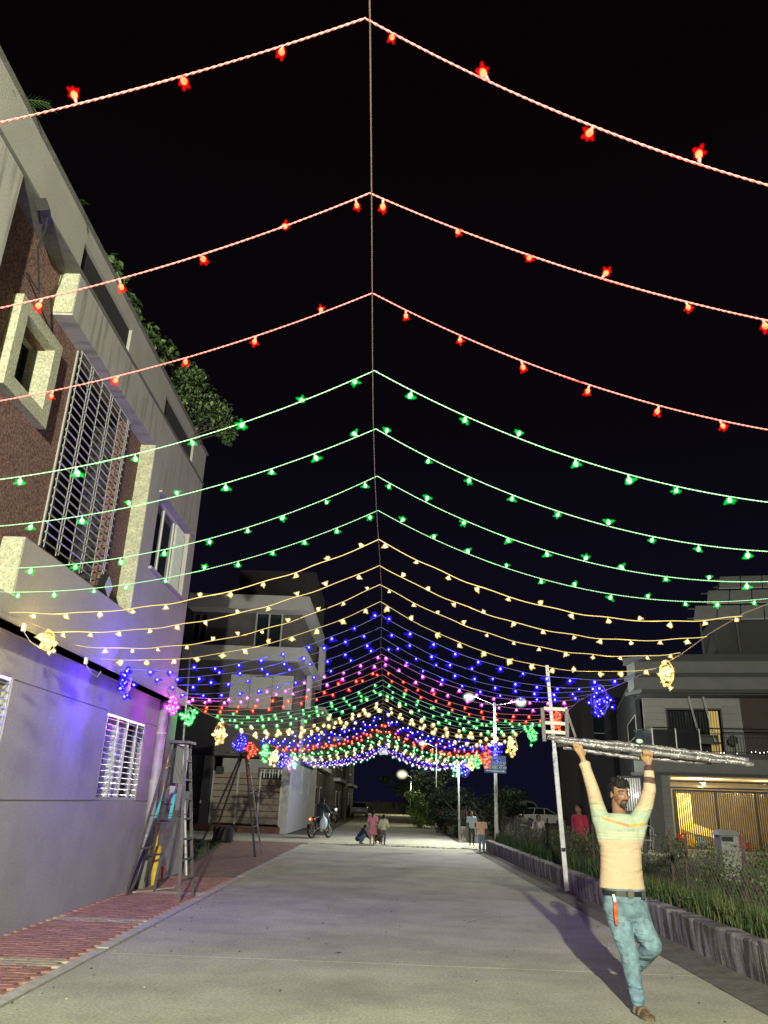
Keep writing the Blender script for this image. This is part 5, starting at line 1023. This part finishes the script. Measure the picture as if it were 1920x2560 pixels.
sh.tube([EL.lerp(WL,.70), EL.lerp(WL,.86)], [.049,.056], 12)
for (p0, p1) in () and (((1.96,7.36,1.52),(2.05,7.335,1.44)),((2.25,7.35,1.5),(2.17,7.335,1.43)),((1.93,7.36,1.20),(2.0,7.33,1.12)),((2.27,7.36,1.22),(2.2,7.33,1.10)),((1.94,7.34,1.02),(2.06,7.33,.98)),((1.90,7.36,1.62),(1.93,7.35,1.55)),((2.33,7.35,1.68),(2.30,7.35,1.58))): sh.caps([(p0,.016),(p1,.010)], 7)
def shirtc(p):
    x, z = p.x, p.z; beige = (.43,.32,.215); mint = (.30,.355,.265)
    if z > 1.55 and x > 2.2:
        f = (p-ER).dot((WR-ER).normalized())/(WR-ER).length
        if .24 < f < .50: return (.085,.045,.036)
        if f > .76: return (.06,.022,.018)
        return beige if z > 1.60 else (.38,.37,.24)
    if z > 1.55 and x < 2.0:
        return beige if z > 1.62 else (.38,.37,.24)
    v = 1.422 + .20*abs(x-2.165) if x > 2.165 else 1.422 + .27*abs(x-2.165)
    if p.y < 7.5 and 1.93 < x < 2.31 and abs(z-v) < .011: return (.62,.32,.05) if (z > v or x > 2.17) and not 2.06 < x < 2.15 else (.60,.17,.08)
    if z < 1.305: return beige
    for q in (1.322, 1.345, 1.368):
        if abs(z-q) < .0048: return (.44,.43,.27)
    if p.y < 7.5 and 2.14 < x < 2.20 and abs(z-(1.392+.1*(x-2.17))) < .0055 and (int((x-2.14)/.0115) % 2 == 0 or z < 1.388): return (.16,.19,.18)
    return mint
sho = remesh(sh, 'sweatshirt', CLV, man, .0075, 2, shirtc)
# jeans
je = MB(); loft(je, [((2.115,7.45,.66),.14,.10), ((2.11,7.45,.74),.195,.125), ((2.11,7.45,.84),.188,.122), ((2.105,7.45,.93),.180,.116)], 22, 2.2)
je.caps([((2.035,7.45,.72),.105),(Vector((2.055,7.41,.57)),.090),(KL,.078),(KL.lerp(AL,.4),.072),(KL.lerp(AL,.8),.058),(KL.lerp(AL,.95),.058)], 14)
je.caps([((2.20,7.46,.74),.108),(Vector((2.245,7.43,.60)),.094),(KR,.082),(KR.lerp(AR,.4),.074),(KR.lerp(AR,.85),.056)], 14)
for i in range(6): z = .105+i*.022; je.ball((2.113+.012*math.sin(i*2.3),7.305,z), (.058-.001*i,.055,.011), 12, 6)
for i in range(9):
    f = rh.random(); c = KL.lerp(AL, f*.8) if i % 2 else HL.lerp(KL, .3+f*.6); je.caps([(c+Vector((-.06,-.045,.01)),.012),(c+Vector((.03,-.066,rh.uniform(-.03,.03))),.010)], 6)
def jeanc(p):
    t = noise.noise(p*9)*.5+.5; u = max(0, 1-abs(p.z-.55)/.3) if p.z < .7 else .2; k = .75+.55*t*u+.25*t; c = (.115*k, .185*k, .225*k)
    if p.z < .22 and p.x < 2.2: c = (.11*k, .19*k, .25*k)
    return c
remesh(je, 'jeans', JEV, man, .009, 1, jeanc)
bt = MB(); loft(bt, [((2.108,7.45,.862),.196,.131),((2.108,7.45,.902),.194,.130)], 30, 2.2); bto = bt.build('belt', mat('black_leather', (.012,.014,.014), .3), man); MB().box(2.10,7.312,.855,2.15,7.322,.910).build('buckle', mat('dark_buckle', (.10,.085,.07), .4, metal=.4), bto); MB().box(2.215,7.312,.85,2.25,7.325,.91).build('pouch_clip', BLACK, bto)
pls = MB(); pls.caps([((1.985,7.325,.815),.013),((1.983,7.32,.72),.016),((1.986,7.315,.655),.014)]); plo = pls.build('plier_handle', mat('orange_grip', (.6,.09,.02), .4), man, smooth=True); MB().bar((1.985,7.32,.82),(1.975,7.325,.875), .022, .014).build('plier_jaw', STEEL_D, plo)
# sandals
sd = MB(); D_ = Vector((.18,-1,0)).normalized(); Sx_ = D_.cross(Vector((0,0,1)))
sol = [(-.05,.032),(.0,.040),(.06,.043),(.11,.050),(.16,.052),(.195,.040),(.215,.018)]
for za, zb in ((-.001,.024),): 
    ring = [AL*1+D_*a+Sx_*w for a, w in sol]+[AL*1+D_*a-Sx_*w for a, w in reversed(sol)]; n = len(ring); sd.add([(p.x,p.y,za) for p in ring]+[(p.x,p.y,zb) for p in ring], [tuple(reversed(range(n))), tuple(range(n,2*n))]+[(i,(i+1)%n,n+(i+1)%n,n+i) for i in range(n)])
so_ = sd.build('sandal', mat('tan_sandal', (.10,.08,.055), .8, .2, 30), man)
for a, z, r_ in ((.015,.068,.047),(.085,.050,.046)):
    c = AL+D_*a; st_ = MB(); st_.tube([Vector((c.x,c.y,0))+Sx_*r_*1.0*math.cos(t)+Vector((0,0,.018+z*math.sin(t))) for t in [math.pi*i/10 for i in range(11)]], .014, 6); st_.build('strap', mat('sandal_strap', (.10,.08,.058), .85), so_)
s2 = MB(); M_ = Matrix.Translation(AR) @ Matrix.Rotation(R(-75), 4, 'X'); s3 = MB(M_); s3.box(-.045,-.20,-.07,.045,.06,-.05); s3.build('sandal', mat('tan_sandal', (.17,.13,.085), .8), man)
# wrapped ladder he carries
wl = thing('wrapped_ladder', 'long folded ladder wrapped in shiny plastic film held over the man\'s head', 'ladder', (2.3, 7.5, 2.1)); FILM = mat('crumpled_plastic_film', (.125,.115,.125), .25, .6, 22, 1.0, 45, spec=.9)
def rough_tube(pts, r, name, sd):
    rn = random.Random(sd); pts = [Vector(p) for p in pts]; P = []; rr_ = []; N = 34
    for i in range(N+1):
        f = i/N*(len(pts)-1); j = min(int(f), len(pts)-2); P.append(pts[j].lerp(pts[j+1], f-j)+Vector((0, rn.uniform(-.004,.004), rn.uniform(-.005,.005)))); rr_.append(r*rn.uniform(.82, 1.18))
    return MB().tube(P, rr_, 9).build(name, FILM, wl, smooth=True)
rough_tube([(1.52,7.60,2.178),(2.35,7.46,2.118),(3.26,7.28,2.015)], .024, 'wrapped_rail', 1); rough_tube([(1.58,7.56,2.148),(2.35,7.40,2.066),(3.28,7.24,1.975)], .027, 'wrapped_rail', 2)
rough_tube([(1.67,7.62,2.092),(2.30,7.50,2.012),(2.95,7.36,1.985)], .020, 'wrapped_rail', 3); rough_tube([(1.62,7.64,2.125),(2.2,7.54,2.06)], .024, 'wrapped_rail', 4)
for (a, c, w) in (((1.489,7.6,2.14),(1.479,7.6,2.45),.034),((1.705,7.6,2.16),(1.712,7.6,2.45),.034)): MB().bar(a, c, w, .03).build('end_rail', LADDER, wl)
for z in (2.445, 2.312, 2.228): MB().bar((1.495,7.6,z),(1.70,7.6,z-.005), .026, .03, up=(0,0,1)).build('rung', mat('pale_ladder_rung', (.33,.31,.28), .6, .3, 20, metal=.3), wl)
MB().bar((1.715,7.62,2.44),(1.79,7.62,2.19), .02, .02).build('strut', LADDER, wl)
q_ = MB(); rf = random.Random(9)  # small pale bits stand in for sparkles on the film
for i in range(46):
    x_ = rf.uniform(1.9, 3.2); c_ = Vector((x_, 7.56-.19*(x_-1.58)-.032, 2.148-.102*(x_-1.58)+rf.uniform(-.02,.03))); q_.bar(c_, c_+Vector((rf.uniform(-.006,.006),-.004,rf.uniform(.006,.014))), .005, .002)
struct(q_.build('film_glints', mat('painted_glint', (.75,.85,.80), .2), wl, fix=False), 'stuff')
MB().ball((2.33,7.40,2.155), (.035,.02,.022), 8, 6).build('tape_knot', mat('green_white_tape', (.35,.55,.45), .5), wl, smooth=True)

def person(label, loc, h, rot, top, bottom, hair=(.012,.01,.01), skin=(.16,.085,.05), dress=False, pose='stand', arms=None, long_sleeve=False, vox=.022, group=None, hairlong=False, barefoot=True, prop=None):
    t = thing('person', label, 'person', loc, group); k = h/1.7; T = Matrix.Translation(loc) @ Matrix.Rotation(R(rot), 4, 'Z') @ Matrix.Scale(k, 4)
    S_, Hh, Hd = {'stand': (Vector((0,0,1.40)), Vector((0,0,.90)), Vector((0,-.02,1.58))), 'crouch': (Vector((0,-.20,.72)), Vector((0,.12,.26)), Vector((0,-.32,.88))), 'sit': (Vector((0,-.06,1.30)), Vector((0,.1,.80)), Vector((0,-.08,1.50)))}[pose]
    def A(x, y, z): return Vector((x, y, z))
    if pose == 'stand': legs = [[A(.09*s,0,.88), A(.10*s,-.02,.48), A(.10*s,.02,.08)] for s in (-1,1)]; arm = arms or [[A(-.2,0,1.38),A(-.27,.02,1.10),A(-.25,-.08,.86)],[A(.2,0,1.38),A(.27,.02,1.10),A(.25,-.08,.86)]]
    elif pose == 'crouch': legs = [[A(.09*s,.10,.28), A(.17*s,-.26,.46), A(.12*s,-.04,.08)] for s in (-1,1)]; arm = arms or [[A(.19*s,-.2,.70),A(.22*s,-.36,.48),A(.10*s,-.52,.32)] for s in (-1,1)]
    else: legs = [[A(.11*s,.08,.80), A(.19*s,-.32,.72), A(.19*s,-.12,.34)] for s in (-1,1)]; arm = arms or [[A(.2*s,-.05,1.28),A(.29*s,-.22,1.05),A(.26*s,-.50,1.02)] for s in (-1,1)]
    b = MB(T); b.ball(Hd, (.085,.10,.12), 12, 8); b.caps([(Hd+A(0,.02,-.06),.05),(S_+A(0,0,.02),.055)], 8); b.ball(Hd+A(0,-.10,-.01), .018, 6, 5)
    for s in (-1, 1): b.ball(Hd+A(.088*s,.01,-.01), (.012,.02,.03), 6, 5)
    for l in legs:
        b.caps([(l[0],.075),(l[1],.052),(l[2],.038)], 8); b.caps([(l[2]-A(0,-.02,.03),.042),(l[2]-A(0,.15,.045),.033)], 8)
    for a in arm:
        b.caps([(a[0],.05),(a[1],.038),(a[2],.028)], 8); d = (a[2]-a[1]).normalized(); b.caps([(a[2],.026),(a[2]+d*.08,.032)], 8)
        for f in range(4): b.caps([(a[2]+d*.08+A(.018*(f-1.5),0,0),.012),(a[2]+d*.15+A(.02*(f-1.5),0,0),.009)], 5)
    b.caps([(S_,.10),(Hh,.11)], 8)
    remesh(b, 'body', mat('skin_%d' % int(skin[0]*1000), skin, .6), t, vox*.8, 1)
    c = MB(T)
    for a in arm: c.caps([(a[0],.075),(a[0].lerp(a[1], .75 if not long_sleeve else 1),.062)] + ([(a[1].lerp(a[2],.85),.045)] if long_sleeve else []), 8)
    if pose == 'stand': loft(c, [((0,0,.84),.185,.13),((0,0,1.05),.165,.12),((0,0,1.25),.19,.13),((0,0,1.38),.205,.12),((0,0,1.45),.13,.085)], 16, 2.2)
    else:
        for f in (0,.33,.66,1): q = Hh.lerp(S_, f); c.ball(q, (.19,.14,.14), 12, 8)
    if dress: loft(c, [((0,0,.50),.31,.22),((.02,0,.62),.27,.20),((0,0,.80),.22,.16),((0,0,1.0),.18,.125)], 16, 2)
    mt = mat('cloth_%d_%d_%d' % tuple(int(q*999) for q in top), top, .9, .18, 14, .5, 50); remesh(c, 'dress' if dress else 'shirt', mt, t, vox, 1)
    if bottom:
        g_ = MB(T); g_.ball(Hh, (.165,.125,.12), 12, 8)
        for l in legs: g_.caps([(l[0],.098),(l[1],.075),(l[1].lerp(l[2],.85),.062)], 8)
        remesh(g_, 'trousers', mat('cloth_%d_%d_%d' % tuple(int(q*999) for q in bottom), bottom, .9, .2, 14), t, vox, 1)
    hh = MB(T); hh.ball(Hd+A(0,.025,.035), (.094,.10,.105), 12, 8); hh.ball(Hd+A(0,.05,-.02), (.085,.07,.09), 10, 7)
    if hairlong: hh.caps([(Hd+A(0,.10,0),.05),(Hd+A(0,.12,-.22),.032),(Hd+A(0,.11,-.36),.02)], 8)
    remesh(hh, 'hair', mat('black_hair', (.010,.009,.010), .75), t, vox*.8, 1); return t
person('girl in a pink dress seen from behind on the road', (-.47, 31.9, .01), 1.20, 172, (.50,.20,.26), None, dress=True, hairlong=True, vox=.02, skin=(.2,.11,.07), arms=[[Vector((-.2,0,1.38)),Vector((-.26,-.02,1.12)),Vector((-.22,-.2,.98))],[Vector((.2,0,1.38)),Vector((.27,.02,1.1)),Vector((.2,-.15,.95))]])
person('boy in a pale yellow shirt and grey trousers beside the girl in pink', (-.05, 31.9, .01), 1.08, 150, (.50,.52,.33), (.10,.10,.10), long_sleeve=True, arms=[[Vector((-.2,0,1.38)),Vector((-.24,-.1,1.12)),Vector((-.15,-.3,1.0))],[Vector((.2,0,1.38)),Vector((.27,.02,1.1)),Vector((.2,-.15,.95))]], vox=.02)
person('child in a navy jacket and jeans crouching left of the girl in pink', (-.95, 32.05, .01), 1.18, 110, (.018,.025,.06), (.09,.15,.24), pose='crouch', long_sleeve=True, vox=.02)
person('dark haired child crouching behind the girl in pink', (-.24, 32.7, .01), 1.15, -20, (.05,.035,.03), (.04,.03,.03), pose='crouch', vox=.02)
person('boy in a peach shirt and jeans walking along the garden wall end', (3.46, 29.7, .01), 1.16, 175, (.62,.42,.28), (.12,.19,.26), vox=.02)
person('boy in a pale blue shirt with a black bag behind the boy in peach', (3.62, 34.6, 0), 1.30, 5, (.32,.38,.46), (.03,.03,.035), vox=.022)
person('woman in a red outfit standing in the garden behind the hedge', (4.98, 21.2, .0), 1.66, -60, (.32,.022,.05), (.22,.02,.03), dress=True, hairlong=True, vox=.02)
person('child in a white shirt standing in the garden left of the tilted pole', (4.85, 26.2, 0), 1.34, 20, (.55,.50,.48), (.2,.03,.03), vox=.022)
# motorcycle and rider
def motorcycle(label, loc, rot, col, lit, helmet=False):
    T = Matrix.Translation(loc) @ Matrix.Rotation(R(rot), 4, 'Z'); t = thing('motorcycle', label, 'motorcycle', loc)
    for y in (-.64, .62):                       # front is -Y
        def ringpts(r): return [(0, y+r*math.cos(a*math.pi/10), .30+r*math.sin(a*math.pi/10)) for a in range(21)]
        w = MB(T).tube(ringpts(.255), .048, 8, cap=False).build('wheel', BLACK, t, smooth=True); MB(T).tube(ringpts(.20), .012, 6, cap=False).build('rim', STEEL, w)
        s_ = MB(T)
        for a in range(6): s_.bar((0,y,.3),(0,y+.2*math.cos(a*1.047),.3+.2*math.sin(a*1.047)),.016)
        s_.tube([(-.05,y,.3),(.05,y,.3)], .045, 8); s_.build('hub', STEEL_D, w)
    bd_ = mat('bike_'+str(int(col[0]*100)), col, .35)
    b = MB(T); b.ball((0,-.16,.78), (.13,.26,.13), 12, 8); b.ball((0,.52,.74), (.10,.22,.09), 10, 7); b.build('tank_and_tail', bd_, t, smooth=True)
    b = MB(T); b.ball((0,.28,.82), (.13,.38,.06), 12, 7); b.build('seat', BLACK, t, smooth=True)
    b = MB(T); b.box(-.12,-.22,.28,.12,.16,.60); b.tube([(.15,.0,.3),(.16,.35,.27),(.16,.75,.33)], .045, 8); b.bar((-.09,.1,.45),(-.09,.62,.30),.05); b.bar((.09,.1,.45),(.09,.62,.30),.05); b.build('engine', STEEL_D, t)
    b = MB(T)
    for s in (-.07,.07): b.tube([(s,-.64,.3),(s,-.44,.95)], .022, 6)
    b.tube([(-.33,-.32,1.03),(-.12,-.42,.98),(.12,-.42,.98),(.33,-.32,1.03)], .016, 6); b.build('fork', STEEL, t)
    b = MB(T)
    for s in (-.3,.3): b.tube([(s,-.36,1.03),(s*1.1,-.38,1.16)], .008, 5); b.ball((s*1.15,-.38,1.2), (.055,.012,.035), 8, 6)
    b.build('mirror', BLACK, t)
    b = MB(T); b.tube([(0,y_,z_) for y_, z_ in ((-.98,.42),(-.9,.56),(-.75,.62),(-.55,.6))], .045, 6); b.build('front_mudguard', bd_, t); b = MB(T); b.box(-.06,.55,.52,.06,.88,.56); b.box(-.09,.86,.38,.09,.88,.55); b.build('rear_mudguard', BLACK, t)
    b = MB(T); b.ball((0,-.55,.93), (.09,.07,.09), 10, 7); b.build('headlight', STEEL if not lit else STEEL, t)
    b = MB(T); b.ball((0,.76,.76), (.085,.05,.065), 12, 8); b.build('tail_light', emis('tail_red', (1,.03,.01), 2.5) if lit else mat('red_lens', (.3,.01,.01), .3), t, smooth=True)
    if lit: MB(T).ball((0,.81,.76), (.05,.02,.035), 10, 7).build('tail_bulb', emis('tail_orange', (1,.30,.08), 5), t, smooth=True); lamp(t, (T @ Vector((0,.95,.76)))-Vector(loc), 3, (1,.05,.02), .05)
    return t
motorcycle('motorcycle with lit red tail light ridden away past the gate house', (-2.78, 35.8, 0), 150, (.03,.03,.035), True)
pr = person('rider in a dark jacket sitting on the motorcycle', (-2.78, 35.8, 0), 1.72, 150, (.016,.022,.045), (.02,.02,.025), pose='sit', long_sleeve=True, vox=.024)
bg = thing('plastic_bag', 'pale blue plastic bag hanging at the side of the ridden motorcycle', 'bag', (-2.72, 35.5, .5)); q = MB(); q.ball((-2.62,35.45,.62), (.17,.14,.26), 12, 9); q.caps([((-2.62,35.45,.8),.05),((-2.66,35.5,1.0),.02)]); remesh(q, 'bag', mat('pale_blue_bag', (.42,.55,.66), .5, .15, 12, .5, 20), bg, .02, 1)
motorcycle('parked motorcycle by the row houses behind the rider', (-3.75, 60, 0), 20, (.05,.05,.05), False)
hl = [o for o in bpy.data.objects if o.name.startswith('headlight')][-1]; hl.data.materials[0] = emis('dim_headlamp', (1,1,1), 1.3)
# ================================================================== CARS
def car(label, loc, rot, L, Wd, Hh, paint, name='parked_car', prof=None):
    t = thing(name, label, 'car', loc); T = Matrix.Translation(loc) @ Matrix.Rotation(R(rot), 4, 'Z'); h = Wd/2      # front towards +X
    low = [(-L/2,.35),(-L/2-.02,.62),(-L/2+.05,.92),(-L*.25,.98),(L*.18,.98),(L*.36,.90),(L/2-.05,.72),(L/2,.45),(L/2-.1,.26),(-L/2+.1,.26)]
    b = MB(T); secs = [(-h,.90),(-h*.96,1.0),(h*.96,1.0),(h,.90)]; n = len(low)
    vs = [(x*(.985 if q[1] < 1 else 1), q[0], .6+(z-.6)*q[1]) for q in secs for x, z in low]; fs = [(j*n+i, j*n+(i+1)%n, (j+1)*n+(i+1)%n, (j+1)*n+i) for j in range(3) for i in range(n)]+[tuple(range(n)), tuple(3*n+i for i in reversed(range(n)))]
    b.add(vs, fs); bo = b.build('body', paint, t, smooth=False)
    g = [(-L/2+.12,.94),(-L/2+.42,Hh-.10),(-L*.22,Hh-.02),(L*.06,Hh-.04),(L*.27,.96)]; n = len(g)
    b = MB(T); b.add([(x, s*(h*.93-(z-.94)*.22), z) for s in (-1,1) for x, z in g], [(i, i+1, n+i+1, n+i) for i in range(n-1)]+[tuple(range(n)), tuple(n+i for i in reversed(range(n))), (n-1,0,n,2*n-1)]); b.build('windows', GLASS, t)
    b = MB(T)
    b.add([(x, s*(h*.93-(z-.94)*.22+.004), z+.02) for s in (-1,1) for x, z in g[1:4]]+[(x, s*(h*.93-(z-.94)*.22), z-.06) for s in (-1,1) for x, z in g[1:4]], [(0,1,4,3),(1,2,5,4),(0,6,7,1),(1,7,8,2),(3,4,10,9),(4,5,11,10),(0,3,9,6),(2,8,11,5)]); b.build('roof', paint, t)
    for s in (-1, 1):
        for (xa, za), (xb, zb) in ((g[0], g[1]), (g[4], g[3]), ((-L*.24,.96), (-L*.20,Hh-.06)), ((0,.96), (0,Hh-.07))): MB(T).bar((xa, s*(h*.93-(za-.94)*.22+.006), za), (xb, s*(h*.93-(zb-.94)*.22+.006), zb), .07, .03).build('window_pillar', paint, t)
    for x in (-L*.31, L*.31):
        for s in (-1, 1):
            w = MB(T @ Matrix.Translation((x, s*(h-.10), .32)) @ Matrix.Rotation(R(90), 4, 'X')).tube([(0,0,-.11),(0,0,.11)], .32, 18).build('wheel', BLACK, t); MB(T @ Matrix.Translation((x, s*(h+.012), .32)) @ Matrix.Rotation(R(90), 4, 'X')).tube([(0,0,-.01),(0,0,.01)], .20, 12).build('rim', STEEL_D, w)
    for s in (-1, 1): MB(T).box(-L/2-.03, s*h*.62-.13, .70, -L/2+.12, s*h*.62+.17*s+.0, .86).build('tail_light', mat('red_lens', (.3,.01,.01), .3), t); MB(T).box(L/2-.14, s*h*.66-.16, .62, L/2-.02, s*h*.66+.16, .74).build('headlight', ALU, t)
    MB(T).box(-L/2-.05, -h*.95, .30, -L/2+.05, h*.95, .50).build('bumper', BLACK, t); MB(T).box(-L/2-.045, -.26, .60, -L/2-.025, .26, .72).build('number_plate', mat('sign_white', (.8,.85,.9), .5), t); return t
WP = mat('white_car_paint', (.8,.8,.8), .25, spec=.6)
car('white car parked on the left of the road in the distance, seen from behind', (-2.8, 90, 0), 90, 3.9, 1.72, 1.50, mat('silver_car_paint', (.40,.42,.40), .3))
car('white estate car parked in the yard beyond the garden hedge', (14.4, 76, 0), 8, 4.4, 1.75, 1.52, WP)
car('dark car parked in front of the white estate car in the yard', (19.3, 76, 0), 5, 4.3, 1.75, 1.48, mat('dark_car_paint', (.03,.03,.035), .3))
tk = thing('mini_truck', 'mini truck with ribbed pale cargo box and a row of yellow roof lights', 'truck', (13.6, 90, 0)); TB = mat('truck_box_paint', (.20,.25,.225), .6, .1, 2)
MB().box(11.6,90,.75,15.0,91.6,2.45).build('cargo_box', TB, tk)
for i in range(13): MB().box(11.65+i*.27,89.95,.8,11.75+i*.27,90.0,2.4).build('rib', TB, tk)
MB().add([(15.05,90,.45),(16.9,90,.45),(17.0,90,1.2),(16.3,90,2.1),(15.05,90,2.35),(15.05,91.6,.45),(16.9,91.6,.45),(17.0,91.6,1.2),(16.3,91.6,2.1),(15.05,91.6,2.35)], [(0,1,2,3,4),(9,8,7,6,5),(0,5,6,1),(1,6,7,2),(2,7,8,3),(3,8,9,4),(4,9,5,0)]).build('cab', TB, tk); MB().add([(15.4,89.99,1.3),(16.75,89.99,1.25),(16.2,89.99,1.95),(15.4,89.99,2.05)], [(0,1,2,3)]).build('cab_window', GLASS, tk)
for i in range(5): MB().box(12.4+i*.62,89.9,2.33,12.62+i*.62,89.95,2.40).build('marker_light', emis('marker_yellow', (1,.95,.35), 2.0), tk)
for x in (12.6, 16.2): MB(Matrix.Translation((x,90.0,.35)) @ Matrix.Rotation(R(90),4,'X')).tube([(0,0,-.1),(0,0,.1)], .34, 14).build('wheel', BLACK, tk)
for i, (x, y) in enumerate(((-9.5, 120), (9.5, 118))):
    pass
for o in list(bpy.data.objects):
    if o.type == 'MESH' and o.data.users == 0: bpy.data.objects.remove(o)
